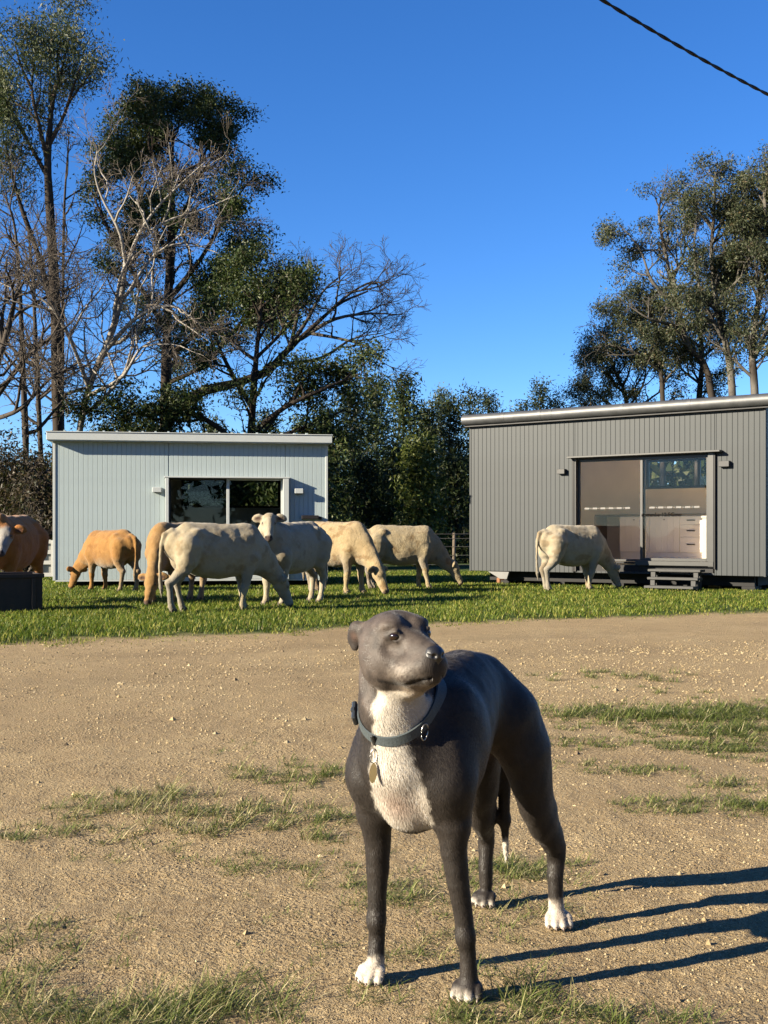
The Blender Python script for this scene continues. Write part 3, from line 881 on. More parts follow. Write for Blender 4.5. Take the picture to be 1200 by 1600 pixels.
    mb = MB(); mb.add([(.45, -.03, z0 - .012), (.95, -.03, z0 - .012), (.90, -.03, z0 - .16), (.74, -.03, z0 - .16), (.45, .02, z0 - .012), (.95, .02, z0 - .012), (.90, .02, z0 - .16), (.74, .02, z0 - .16)],
                      [(0, 3, 2, 1), (4, 5, 6, 7), (0, 1, 5, 4), (1, 2, 6, 5), (2, 3, 7, 6), (3, 0, 4, 7)])
    mb.build('jacking_bracket', painted('galvanised', (.26, .26, .255), .4, .3), root)

    # ---------------- kitchen inside the grey cabin
    k = empty('kitchen_cabinet', c.world(0, 0, 0), c.a)
    tag(k, 'white kitchen cabinet with drawers and timber worktop seen through the grey cabin doors', 'kitchen cabinet')
    cw = painted('cabinet_white', (1.95, 1.93, 1.9), .4, 0, .02); hd = painted('handle_steel', (.10, .10, .10), .3, .6)
    v0 = c.depth - .75
    zt = c.px(1040, 803, v0)[1]
    ka, kb = c.px(968, 840, v0)[0], c.px(1103, 840, v0)[0]
    kl = c.px(930, 805, v0)[0]; zk = zf + .002
    mb = MB(); mb.box(kl, kb + .1, v0 - .03, c.depth - .14, zt - .04, zt, .004); mb.build('worktop', painted('timber_top', (.30, .20, .12), .4), k)
    mb = MB(); mb.box(ka, kb + .05, v0 + .02, c.depth - .15, zk + .16, zt - .042); mb.build('carcass', cw, k)
    mb = MB(); mb.box(ka, kb + .05, v0 + .05, c.depth - .16, zk, zk + .158); mb.build('plinth', cw, k)
    mb = MB(); mb.box(kl - .02, kl + .01, v0, c.depth - .15, zk, zt - .041); mb.build('end_panel', painted('tan_panel', (.6, .45, .34), .5), k)
    da = c.px(1062, 840, v0)[0]; db = c.px(1098, 840, v0)[0]
    xs = np.linspace(ka, da, 3)
    for a, b in zip(xs[:-1], xs[1:]):
        mb = MB(); mb.box(a + .004, b - .004, v0, v0 + .018, zk + .165, zt - .05, .004); d = mb.build('cupboard_door', cw, k)
        for q in range(1, 5):
            x = a + (b - a) * q / 5; mb = MB(); mb.box(x - .004, x + .004, v0 - .003, v0 - .0005, zk + .2, zt - .08); mb.build('groove_bead', cw, d)
        mb = MB(); mb.box((a + b) / 2 - .015, (a + b) / 2 + .015, v0 - .028, v0 - .001, zt - .13, zt - .115, .003); mb.build('knob', hd, d)
    zz = [zk + .165, zk + .165 + (zt - .05 - zk - .165) * .42, zk + .165 + (zt - .05 - zk - .165) * .76, zt - .05]
    for a, b in zip(zz[:-1], zz[1:]):
        mb = MB(); mb.box(da + .004, db - .004, v0, v0 + .018, a + .004, b - .004, .004); d = mb.build('drawer', cw, k)
        m_ = (da + db) / 2; mb = MB(); mb.box(m_ - .09, m_ + .09, v0 - .03, v0 - .001, (a + b) / 2 - .010, (a + b) / 2 + .010, .004); mb.build('handle', hd, d)
    # bright sunlit post by the door
    p = empty('white_post', c.world(0, 0, 0), c.a)
    tag(p, 'white square post standing inside the grey cabin at the right of the doors', 'post')
    v1 = .35; pa, pb = c.px(1097.5, 830, v1)[0], c.px(1104, 830, v1)[0]; zt2 = c.px(1100, 806, v1)[1]
    wp = painted('post_white', (.82, .80, .74), .5, 0, .02)
    mb = MB(); mb.box(pa, pb, v1, v1 + .09, zf, zt2 - .04, .004); mb.build('shaft', wp, p)
    mb = MB(); mb.box(pa - .02, pb + .02, v1 - .02, v1 + .11, zt2 - .04, zt2, .004); mb.build('cap', wp, p)

    # ---------------- steps in front of the grey cabin
    s = empty('entry_steps', c.world(0, 0, 0), c.a)
    tag(s, 'grey timber entry steps with open risers below the grey cabin doors', 'steps')
    sg = painted('step_grey', (.11, .11, .108), .6, 0, .10, 9)
    rows = [(.43, -.36, -.10, 1012, 1094, 888), (.285, -.60, -.34, 1011, 1090, 902), (.135, -.84, -.58, 1006, 1083, 917)]
    for z, va, vb, pa, pb, py in rows:
        a = c.px(pa, py, va)[0]; b = c.px(pb, py, va)[0]
        mb = MB(); mb.box(a, b, va, vb, z - .045, z, .005); mb.build('tread', sg, s)
        if z > .2:
            for x in (a + .05, b - .14):
                mb = MB(); mb.box(x, x + .09, va + .03, va + .09, -.02, z - .046, .004); mb.build('leg', sg, s)
                mb = MB(); mb.box(x + .01, x + .08, vb - .07, vb - .02, -.02, z - .046, .004); mb.build('leg', sg, s)
    # loose blocks on the grass
    for nm, lab, (px, py), sz, colr, rz in (('brick_block', 'reddish brick block on the grass under the grey cabin left end', (788, 911), (.30, .14, .10), (.36, .17, .09), .3),
                                            ('timber_block', 'pale tan timber block on the grass right of the entry steps', (1117, 919), (.24, .16, .11), (.50, .34, .17), -.5)):
        g = on_ground(px, py + 4)
        mb = MB(); mb.box(-sz[0] / 2, sz[0] / 2, -sz[1] / 2, sz[1] / 2, 0, sz[2] + .05, .012)
        o = mb.build(nm, painted(nm + '_face', colr, .8, 0, .2, 12, .4), None, False, (g[0], g[1], .02)); o.rotation_euler.z = rz
        tag(o, lab, 'block')

def build_trough():
    o = empty('cattle_trough', (-4.55, 15.35, .03), RAD(24))
    tag(o, 'dark rusty steel feed trough in front of the brown cow', 'trough')
    t = NT('rusty_black_steel')
    c = t.ramp(t.noise(7, 6, .65), [(.35, (.010, .008, .0075)), (.6, (.018, .012, .009)), (.8, (.05, .024, .012))])
    m = t.pbr(c, .65, .2, t.bump(t.noise(30, 4), .3, .01))
    L, D, H, th = 2.4, .9, .52, .02
    for nm, b in (('front_panel', (-L, 0, 0, th, 0, H)), ('back_panel', (-L, 0, D - th, D, 0, H)), ('end_panel', (-th, 0, th + .001, D - th - .001, 0, H - .002)), ('end_panel', (-L, -L + th, th + .001, D - th - .001, 0, H - .002)), ('base_plate', (-L + th, -th, th, D - th, .04, .06))):
        MB().box(*b, .003).build(nm, m, o)
    mb = MB(); mb.box(-L - .02, .02, -.03, -.001, H - .05, H + .004, .004); mb.box(-L - .02, .02, D + .001, D + .03, H - .05, H + .004, .004); mb.build('rim', m, o)
    for k in range(4):
        mb = MB(); mb.box(-L + .1 + k * .72, -L + .15 + k * .72, -.03, -.001, .0, H - .051, .004); mb.build('rib', m, o)

def build_white_crate():
    w = painted('crate_white', (.74, .73, .68), .55, 0, .05)
    g = at(76, 890, 26.5)
    o = empty('white_crate', (g[0] + .1, 26.5, 0), .05)
    tag(o, 'white slatted box standing behind the left corner of the pale cabin', 'crate')
    for x in (-.35, -.045, .26):
        MB().box(x, x + .09, 0, .05, .12, .96, .005).build('post', w, o)
    for z in (.12, .40, .64, .88):
        MB().box(-.26, -.046, .004, .046, z, z + .09, .004).build('rail', w, o); MB().box(.046, .259, .004, .046, z, z + .09, .004).build('rail', w, o)
    MB().box(-.34, .34, .06, .5, .14, .93, .01).build('body', painted('crate_grey', (.42, .42, .38), .6), o)

def build_fence():
    o = empty('wire_fence', (0, 33, 0))
    tag(o, 'post and wire paddock fence seen between the two cabins', 'fence')
    pm = painted('weathered_post', (.20, .16, .12), .85, 0, .2, 8, .3); wm = painted('fence_wire', (.22, .21, .2), .5, .5)
    for k in range(12):
        x = -10 + 2.4 * k
        MB().tube([(x, 0, -.1), (x + .01, .0, 1.15)], [.055, .045], 8).build('post', pm, o, True)
    for z in (.25, .5, .75, 1.0, 1.12):
        MB().tube([(-10 + 2.4 * k, -.05, z + .015 * math.sin(k * 1.7 + z * 9)) for k in range(12)], .0065, 5).build('wire', wm, o)

def build_power_line():
    A = at(890, -24, 9.0); B = at(1260, 178, 11.5)
    d = (B - A); n = 260
    A0 = A - d * .6; B0 = B + d * .8
    s = np.linspace(0, 1, n)[:, None]
    P = A0 * (1 - s) + B0 * s; P[:, 2] -= .25 * (4 * s[:, 0] * (1 - s[:, 0])) - .25 * 4 * .35 * .65
    T = (B0 - A0) / np.linalg.norm(B0 - A0); a = np.cross(T, [0, 0, 1]); a /= np.linalg.norm(a); b = np.cross(T, a)
    o = empty('power_line', A0)
    tag(o, 'black twisted overhead power cable crossing the top right of the sky', 'power cable')
    m = painted('cable_black', (.012, .012, .013), .5)
    L = np.linalg.norm(B0 - A0)
    for ph in (0, math.pi):
        w = s[:, 0] * L / .42 * 2 * math.pi + ph
        Q = P + .0062 * (np.cos(w)[:, None] * a + np.sin(w)[:, None] * b) - A0
        MB().tube(Q, .0095, 7).build('strand', m, o, True)
# ------------------------------------------------------------------ trees
class Wood:
    """gathers limbs as tubes and leaf positions"""
    def __init__(self, seed): self.r = np.random.default_rng(seed); self.V = []; self.F = []; self.C = []; self.nv = 0; self.tips = []
    def tube(self, P, R, n, c):
        V, F = tube_geo(P, R, n)
        self.V.append(V); self.F.append(F + self.nv); self.nv += len(V)
        self.C.append(np.broadcast_to(np.array(c), (len(V), 3)) if np.ndim(c) == 1 else np.repeat(c, n, 0))
    def path(self, p, d, L, n, wob, up):
        P = [np.array(p, float)]; d = np.array(d, float); d /= np.linalg.norm(d)
        for k in range(n):
            d = d + self.r.normal(0, wob, 3) + np.array([0, 0, up]); d /= np.linalg.norm(d)
            P.append(P[-1] + d * (L / n))
        return np.array(P)
    def limb(self, P, R, lev, S):
        """draw the limb P and grow branches from it; S holds one dict per level"""
        s = S[min(lev, len(S) - 1)]
        self.tube(P, R, s.get('sides', 5 if lev < 2 else 4 if lev < 3 else 3), s['col'])
        L = np.linalg.norm(np.diff(P, axis=0), axis=1).sum()
        if lev + 1 >= len(S):
            self.tips += [P[-1], P[len(P) // 2]]; return
        c = S[lev + 1]
        n = max(1, int(round(c['per'] * L * (.8 + .4 * self.r.random()))))
        n = min(n, c.get('max', 40))
        for k in range(n):
            f = c['from'] + (1 - c['from']) * (k + self.r.random()) / n
            i = min(int(f * (len(P) - 1)), len(P) - 2); q = f * (len(P) - 1) - i
            p = P[i] * (1 - q) + P[i + 1] * q; r = R[i] * (1 - q) + R[i + 1] * q
            ax = P[i + 1] - P[i]; ax /= np.linalg.norm(ax)
            v = self.r.normal(0, 1, 3); v -= ax * (v @ ax); v /= np.linalg.norm(v)
            a = RAD(c['ang'] * (.7 + .6 * self.r.random()))
            d = ax * math.cos(a) + v * math.sin(a); d[2] += c.get('lift', 0)
            l = c['len'] * (.55 + .8 * self.r.random()) * (1 - .45 * f * c.get('taper', 1))
            m = c.get('seg', 4)
            Q = self.path(p, d, l, m, c.get('wob', .18), c.get('up', .05))
            r0 = min(r * .75, c['rad'] * (.7 + .6 * self.r.random()))
            self.limb(Q, np.linspace(r0, max(r0 * .35, c.get('rmin', .004)), m + 1), lev + 1, S)
        self.tips.append(P[-1])
    def clumps(self, freq, cut, seed):
        """tips gathered in clumps, leaving gaps between them"""
        t = np.array(self.tips); v = vnoise(t[:, 0] * freq, t[:, 1] * freq, t[:, 2] * freq, seed)
        return t[v > cut + .25 * self.r.normal(0, 1, len(t)) * .4]
    def mesh(self, name): return np_mesh(name, np.concatenate(self.V), np.concatenate(self.F), True, np.concatenate(self.C))

def smooth_path(pts, n):
    """Catmull-Rom through pts"""
    P = np.array(pts, float); k = len(P); Q = np.concatenate([2 * P[:1] - P[1:2], P, 2 * P[-1:] - P[-2:-1]])
    out = []
    for t in np.linspace(0, k - 1 - 1e-6, n):
        i = int(t); f = t - i; a, b, c, d = Q[i:i + 4]
        out.append(.5 * (2 * b + (c - a) * f + (2 * a - 5 * b + 4 * c - d) * f * f + (3 * b - a - 3 * c + d) * f ** 3))
    return np.array(out)

def leaves(rng, centers, per, spread, l, w, cols, droop=0.0, flat=0.0):
    """leaf blades scattered round the centres; cols = list of (weight, rgb)"""
    C = np.repeat(np.asarray(centers), per, 0); n = len(C)
    tint = np.repeat(.65 + .7 * rng.random(len(centers)), per)
    sp = np.asarray(spread) if np.ndim(spread) else np.array([spread, spread, spread * .8])
    P = C + rng.normal(0, 1, (n, 3)) * sp
    a = rng.normal(0, 1, (n, 3)); a[:, 2] -= droop; a /= np.linalg.norm(a, axis=1, keepdims=True)
    b = np.cross(a, rng.normal(0, 1, (n, 3))); b /= np.linalg.norm(b, axis=1, keepdims=True) + 1e-9
    ll = l * (.6 + .8 * rng.random((n, 1))); ww = w * (.6 + .8 * rng.random((n, 1)))
    V = np.stack([P - b * ww * .5, P + a * ll, P + b * ww * .5 + a * ll * .25], 1)
    k = rng.random(n); cw = np.cumsum([c[0] for c in cols]); idx = np.searchsorted(cw / cw[-1], k)
    col = np.array([c[1] for c in cols])[np.minimum(idx, len(cols) - 1)] * tint[:, None] * (.8 + .4 * rng.random((n, 1)))
    F = np.arange(n * 3).reshape(-1, 3)
    return V.reshape(-1, 3), F, np.repeat(col, 3, 0)

def bark_mat(name):
    t = NT(name); c = t.attr('Col'); n = t.noise(9, 5, .65, stretch=(1, 1, .25))
    cc = t.mix(t.ramp(n, [(.35, .55), (.65, 0.0)]), c, t.mix(1.0, c, (.40, .36, .33), 'MULTIPLY'))
    return t.pbr(cc, .9, 0, t.bump(n, .5, .03), spec=.15)

def finish_tree(name, label, base, W, crown, group, cat='tree'):
    o = empty(name, base)
    tag(o, label, cat, group)
    off = np.array(base)
    def shift(me):
        a = np.empty(len(me.vertices) * 3, np.float32); me.vertices.foreach_get('co', a)
        a = (a.reshape(-1, 3) - off).astype(np.float32); me.vertices.foreach_set('co', a.ravel()); me.update(); return me
    link_mesh('trunk', shift(W.mesh('trunk')), M_BARK, o)
    if crown:
        V = np.concatenate([c[0] for c in crown]); k = 0; Fs = []
        for c in crown: Fs.append(c[1] + k); k += len(c[0])
        link_mesh('crown', shift(np_mesh('crown', V, np.concatenate(Fs), False, np.concatenate([c[2] for c in crown]))), M_LEAF, o)
    return o

GREENS_DARK = [(4, (.050, .080, .026)), (3, (.072, .102, .032)), (2, (.105, .130, .040)), (.5, (.15, .15, .06))]
GREENS_GUM = [(4, (.095, .125, .060)), (3, (.13, .155, .075)), (1.5, (.18, .19, .095)), (.4, (.22, .18, .09))]
GREENS_PINE = [(4, (.034, .054, .020)), (3, (.052, .074, .025)), (2, (.085, .100, .032))]
GREENS_LIGHT = [(3, (.13, .165, .038)), (3, (.18, .205, .048)), (1, (.08, .11, .03))]

def path_px(pts, jit=0.0, rng=None):
    return [at(x, y, Y) for x, y, Y in pts]

def bare_set(col, twig, k=1.0):
    return [dict(col=col), dict(col=col, per=1.1 * k, **{'from': .22}, ang=48, len=2.6, rad=.06, wob=.20, up=.10, seg=5, max=14),
            dict(col=twig, per=2.1 * k, **{'from': .2}, ang=45, len=1.25, rad=.028, wob=.24, up=.06, seg=4, rmin=.008),
            dict(col=twig, per=5.0 * k, **{'from': .15}, ang=45, len=.62, rad=.014, wob=.25, up=.03, seg=3, rmin=.006),
            dict(col=twig, per=7.0 * k, **{'from': .2}, ang=42, len=.34, rad=.009, wob=.2, up=.0, seg=1, rmin=.005)]

def leafy_set(col, k=1.0, ang=50, L1=2.2, L2=1.1, lift=.1):
    return [dict(col=col), dict(col=col, per=1.3 * k, **{'from': .25}, ang=ang, len=L1, rad=.055, wob=.18, up=.08, seg=4, max=16, lift=lift),
            dict(col=col, per=2.2 * k, **{'from': .25}, ang=48, len=L2, rad=.024, wob=.22, up=.06, seg=3, rmin=.008),
            dict(col=col, per=2.6 * k, **{'from': .35}, ang=45, len=.55, rad=.012, wob=.2, up=.04, seg=2, rmin=.006)]

def build_trees():
    global M_BARK, M_LEAF
    M_BARK = bark_mat('tree_bark'); M_LEAF = leafy('tree_leaf', .22, .5)
    dark = np.array([.075, .058, .045]); mid = np.array([.17, .14, .115]); pale = np.array([.50, .46, .40]); twig = np.array([.165, .140, .115]); gw = np.array([.27, .235, .20])

    def limb_from(W, pts, r0, r1, S, n=None):
        P = smooth_path(path_px(pts), n or max(6, 3 * len(pts)))
        W.limb(P, np.linspace(r0, r1, len(P)) * (1 + .08 * W.r.normal(0, 1, len(P))), 0, S)

    # --- tall gum at the far left
    Y = 37.0
    W = Wood(1); S0 = [dict(col=dark * 1.1)]
    S = leafy_set(dark * 1.3, .75, 38, 1.7, .8)
    limb_from(W, [(88, 852, Y), (90, 700, Y), (88, 560, Y), (84, 440, Y), (78, 340, Y), (74, 260, Y), (76, 215, Y)], .23, .11, S0, 16)
    for pts, r in (([(76, 215, Y), (82, 160, Y + .3), (96, 110, Y + .6), (108, 60, Y + .8)], .10), ([(74, 250, Y), (62, 200, Y - .5), (50, 140, Y - .8), (58, 60, Y - .6)], .09),
                   ([(78, 225, Y), (100, 180, Y), (118, 125, Y - .4), (132, 90, Y - .6)], .08), ([(76, 280, Y), (40, 215, Y + .5), (12, 170, Y + .6), (-5, 120, Y + .8)], .08),
                   ([(74, 240, Y), (80, 190, Y + 1), (78, 120, Y + 1.4), (82, 40, Y + 1.2)], .08), ([(50, 140, Y - .8), (32, 100, Y - 1), (22, 60, Y - .8)], .05)):
        limb_from(W, pts, r, .02, S)
    tips = np.array(W.tips); cr = []
    sel = tips[(tips[:, 2] > at(0, 205, Y)[2])]
    cr.append(leaves(W.r, sel, 150, .33, .14, .042, GREENS_GUM, .8))
    # lower left foliage
    W2t = []
    for (x, y) in ((20, 205), (8, 235), (30, 250), (15, 275), (38, 215), (0, 180), (-15, 250), (-10, 210), (25, 300)): W2t.append(at(x, y, Y + W.r.normal(0, .6)))
    limb_from(W, [(86, 500, Y), (60, 400, Y), (35, 330, Y), (18, 270, Y), (8, 220, Y)], .11, .03, S0)
    cr.append(leaves(W.r, np.array(W2t), 600, .42, .15, .042, GREENS_GUM, .9))
    finish_tree('gum_tree', 'tallest gum with bare dark trunk and high airy crown at the far left', at(88, 852, Y) * [1, 1, 0], W, cr, 'trees behind the pale cabin')

    # --- slender stems left of it
    W = Wood(2); S = bare_set(mid * .7, twig, 1.2)[:4]
    for pts, r in (([(45, 850, 36), (40, 700, 36), (35, 560, 36), (30, 440, 36), (22, 350, 36), (5, 300, 36)], .13), ([(70, 850, 38), (62, 680, 38), (55, 520, 38), (50, 420, 38), (40, 330, 38)], .12),
                   ([(100, 850, 39), (96, 640, 39), (98, 480, 39), (100, 330, 39), (108, 205, 39)], .11)):
        limb_from(W, pts, r, .02, S)
    finish_tree('bare_tree', 'clump of slender bare dark stems beside the tallest gum', at(60, 850, 37) * [1, 1, 0], W, [], 'trees behind the pale cabin')

    # --- dense evergreen, its top right of the gum
    Y = 40.0
    W = Wood(3); S = leafy_set(dark, 1.35, 55, 2.4, 1.1)
    limb_from(W, [(255, 850, Y), (258, 640, Y), (262, 480, Y), (268, 350, Y), (268, 260, Y), (270, 205, Y)], .26, .05, leafy_set(dark, 1.7, 62, 2.5, 1.0))
    for pts, r in (([(260, 520, Y), (210, 430, Y - 1), (165, 350, Y - 1.2), (140, 290, Y - 1)], .10), ([(262, 470, Y), (310, 410, Y - .8), (345, 350, Y - .6), (355, 310, Y)], .10), ([(262, 560, Y), (330, 500, Y - .5), (375, 450, Y), (395, 430, Y)], .11),
                   ([(266, 380, Y), (300, 300, Y + .5), (315, 245, Y + .5), (308, 215, Y)], .08), ([(264, 400, Y), (225, 320, Y + 1), (205, 260, Y + 1), (212, 225, Y + 1)], .08), ([(260, 600, Y), (320, 570, Y - 1), (365, 520, Y - 1), (400, 500, Y - 1)], .10),
                   ([(268, 300, Y), (240, 250, Y - .6), (232, 215, Y - .6), (245, 190, Y)], .06)):
        limb_from(W, pts, r, .03, S)
    tips = np.array(W.tips)
    keep = W.r.random(len(tips)) < np.interp(tips[:, 2], [3, 6, 10], [.25, .5, 1])
    ct = W.clumps(.85, -.24, 3); cr = [leaves(W.r, ct[W.r.random(len(ct)) < np.interp(ct[:, 2], [3, 6, 10], [.5, .8, 1])], 52, .20, .11, .060, GREENS_DARK, .1)]
    finish_tree('evergreen_tree', 'dense dark evergreen rising behind the pale dead tree', at(255, 850, Y) * [1, 1, 0], W, cr, 'trees behind the pale cabin')

    # --- pale dead tree in front of it
    Y = 34.0
    W = Wood(4); S = bare_set(pale * 1.15, twig * 1.5, 1.15)
    for pts, r0, r1 in (([(112, 850, Y), (122, 690, Y), (140, 600, Y), (170, 530, Y), (188, 470, Y), (196, 410, Y)], .13, .075),
                        ([(196, 410, Y), (186, 360, Y - .4), (160, 310, Y - .6), (148, 270, Y - .8), (152, 235, Y - .8)], .06, .012),
                        ([(190, 440, Y), (215, 370, Y + .5), (245, 325, Y + .6), (285, 285, Y + .4), (330, 245, Y + .2)], .07, .012),
                        ([(215, 375, Y + .5), (262, 345, Y + 1), (310, 330, Y + 1.2), (370, 305, Y + 1.2)], .06, .015),
                        ([(158, 555, Y), (215, 495, Y - .8), (270, 478, Y - 1), (315, 510, Y - 1.2)], .08, .015),
                        ([(185, 480, Y), (240, 400, Y + 1), (290, 380, Y + 1.2), (340, 395, Y + 1)], .06, .015),
                        ([(140, 610, Y), (105, 520, Y - 1), (70, 470, Y - 1.4), (20, 450, Y - 1.6)], .08, .015),
                        ([(135, 620, Y), (190, 590, Y - .6), (225, 540, Y - .8), (290, 520, Y - .6)], .07, .015),
                        ([(128, 650, Y), (165, 620, Y - .5), (205, 560, Y - .4), (230, 470, Y)], .07, .02)):
        limb_from(W, pts, r0, r1, S)
    finish_tree('dead_tree', 'leafless pale barked tree spreading in front of the dark evergreen', at(112, 850, Y) * [1, 1, 0], W, [], 'trees behind the pale cabin')

    # --- darker bare tree leaning in from the left edge
    W = Wood(5); S = bare_set(mid * .8, twig, 1.3)
    for pts, r0, r1 in (([(-40, 850, 33), (-25, 640, 33), (5, 540, 33), (25, 460, 33)], .16, .06), ([(-20, 640, 33), (40, 560, 32.5), (85, 520, 32), (110, 450, 32)], .09, .02), ([(5, 540, 33), (-10, 450, 33), (10, 380, 33)], .07, .02),
                        ([(-25, 660, 33), (30, 640, 32), (80, 590, 31.5), (120, 570, 31.5)], .08, .02), ([(20, 470, 33), (60, 410, 33), (120, 390, 33)], .05, .015)):
        limb_from(W, pts, r0, r1, S)
    finish_tree('bare_tree', 'brown leafless tree leaning in from the left edge of the view', at(-40, 850, 33) * [1, 1, 0], W, [], 'trees behind the pale cabin')

    # --- spreading tree with a leafless top right of the evergreen
    Y = 36.0
    W = Wood(6); S = bare_set(gw * .6, twig * .9, 1.35); S[1]['len'] = 1.75; S[2]['len'] = .95; SL = leafy_set(dark, 1.15, 52, 1.8, .9)
    for pts, r0, r1 in (([(235, 850, Y), (250, 690, Y), (300, 620, Y), (370, 598, Y), (420, 580, Y)], .19, .13),
                        ([(420, 580, Y), (452, 545, Y), (490, 510, Y), (530, 475, Y), (575, 455, Y)], .12, .025)):
        limb_from(W, pts, r0, r1, [dict(col=dark * .8)])
    for pts, r0, r1 in (([(440, 558, Y), (480, 500, Y + .4), (505, 455, Y + .6), (540, 425, Y + .6)], .08, .015), ([(470, 530, Y), (520, 500, Y - .4), (575, 490, Y - .4), (630, 492, Y - .3)], .08, .012), ([(452, 545, Y), (465, 490, Y - .5), (462, 455, Y - .5), (490, 425, Y - .5)], .07, .015),
                        ([(500, 500, Y), (545, 460, Y + .6), (585, 440, Y + .6), (610, 455, Y + .6)], .06, .012), ([(430, 570, Y), (500, 560, Y + .8), (550, 530, Y + 1), (600, 520, Y + 1)], .07, .012), ([(480, 520, Y), (535, 530, Y - 1), (580, 545, Y - 1.2), (600, 570, Y - 1.2)], .06, .012),
                        ([(455, 545, Y), (440, 500, Y + .6), (450, 465, Y + .6)], .05, .012)):
        limb_from(W, pts, r0, r1, S)
    finish_tree('spreading_tree', 'thick leaning tree with a leafless twiggy top reaching over the pale cabin roof', at(235, 850, Y) * [1, 1, 0], W, [], 'trees behind the pale cabin')

    W = Wood(16); SL = leafy_set(dark, 1.25, 52, 1.7, .9)
    Y = 34.6
    for pts, r0, r1 in (([(390, 850, Y), (392, 690, Y), (400, 560, Y), (410, 460, Y)], .16, .05), ([(392, 680, Y), (440, 640, Y - 1), (500, 610, Y - 1.2), (560, 585, Y - 1.2)], .10, .03), ([(395, 640, Y), (350, 560, Y), (330, 500, Y)], .08, .03), ([(400, 560, Y), (440, 520, Y), (470, 480, Y)], .07, .02),
                        ([(392, 720, Y), (330, 660, Y - .5), (250, 640, Y - .5), (180, 655, Y - .5)], .10, .03), ([(392, 700, Y), (470, 670, Y), (540, 640, Y)], .09, .03), ([(392, 740, Y), (300, 690, Y - .8), (210, 680, Y - 1)], .08, .03)):
        limb_from(W, pts, r0, r1, SL)
    tips = np.array(W.tips); keep = W.r.random(len(tips)) < .75
    finish_tree('evergreen_tree', 'lower dark bushy evergreen just above the pale cabin roof', at(390, 850, Y) * [1, 1, 0], W, [leaves(W.r, W.clumps(.9, -.18, 16), 60, .24, .12, .06, GREENS_DARK + [(1.2, (.085, .09, .03))], .2)], 'trees behind the pale cabin')

    # --- brown brush at the left of the pale cabin
    for n, (x, Yb, hh, lab) in enumerate(((20, 31, 3.6, 'tangled brown leafless bush at the far left edge'), (62, 30, 3.3, 'tangled brown leafless bush against the left end of the pale cabin'), (45, 34, 4.4, 'taller brown thicket behind the tangled bushes at left'))):
        W = Wood(20 + n); b = at(x, 850, Yb) * [1, 1, 0]
        S = [dict(col=twig * .9), dict(col=twig, per=2.2, **{'from': .2}, ang=50, len=1.3, rad=.03, wob=.3, up=.0, seg=4), dict(col=twig, per=4.5, **{'from': .15}, ang=55, len=.7, rad=.012, wob=.3, up=-.02, seg=3, rmin=.005), dict(col=twig * 1.2, per=6, **{'from': .15}, ang=55, len=.38, rad=.008, wob=.3, up=-.02, seg=2, rmin=.004)]
        for k in range(16):
            d = np.array([W.r.normal(0, .4), W.r.normal(0, .3), 1.0]); q = b + np.array([W.r.normal(0, .5), W.r.normal(0, .4), -.05])
            P = W.path(q, d, hh * (.6 + .5 * W.r.random()), 7, .16, .0); W.limb(P, np.linspace(.05, .012, 8), 0, S)
        tips = np.array(W.tips); cr = [leaves(W.r, tips[W.r.random(len(tips)) < .7], 7, .18, .12, .06, [(2, (.07, .05, .028)), (1, (.05, .055, .022)), (1, (.11, .085, .045))], .2)]
        finish_tree('brush_bush', lab, b, W, cr, 'brown bushes left of the pale cabin', 'bush')

    # --- forest between and behind the cabins
    def conifer(seed, x, top, Yd, width, cols, lab, group, name='conifer_tree', dens=1.0, airy=0.0, base_f=.0):
        W = Wood(seed); r = W.r; b = at(x, 850, Yd) * [1, 1, 0]; t = at(x, top, Yd); Hh = t[2]
        P = W.path(b + [0, 0, -.1], (r.normal(0, .03), r.normal(0, .03), 1), Hh + .1, 10, .02, .05)
        P += (t - P[-1])[None] * np.linspace(0, 1, 11)[:, None]
        W.tube(P, np.linspace(.04 + Hh * .010, .015, 11), 6, dark)
        half = width / FPX * Yd * .5; cen = []; n = int(Hh * 10 * dens)
        for k in range(n):
            f = base_f + (1 - base_f) * (k + r.random()) / n
            i = min(int(f * 10), 9); p = P[i] + (P[i + 1] - P[i]) * (f * 10 - i)
            prof = (1 - f) ** .62 * (.55 + .45 * min(1, f * 5)) * (.65 + .6 * r.random())
            a = r.random() * 6.283; L = half * prof + .12
            Q = W.path(p, (math.cos(a), math.sin(a), .25 + .3 * f), L, 3, .12, .06)
            W.tube(Q, np.linspace(.025, .006, 4), 3, dark * 1.2)
            m = max(2, int(L * 3.2))
            for q in range(m):
                g = (q + .6) / m * 3; j = min(int(g), 2); cen.append(Q[j] + (Q[j + 1] - Q[j]) * (g - j) + r.normal(0, .09, 3))
        cen = np.array(cen); cen = cen[r.random(len(cen)) > airy]
        cr = [leaves(r, cen, max(4, int(34 * dens)), .26, .20, .075, cols, .15)]
        return finish_tree(name, lab, b, W, cr, group)
    FG = 'forest trees behind the cabins'
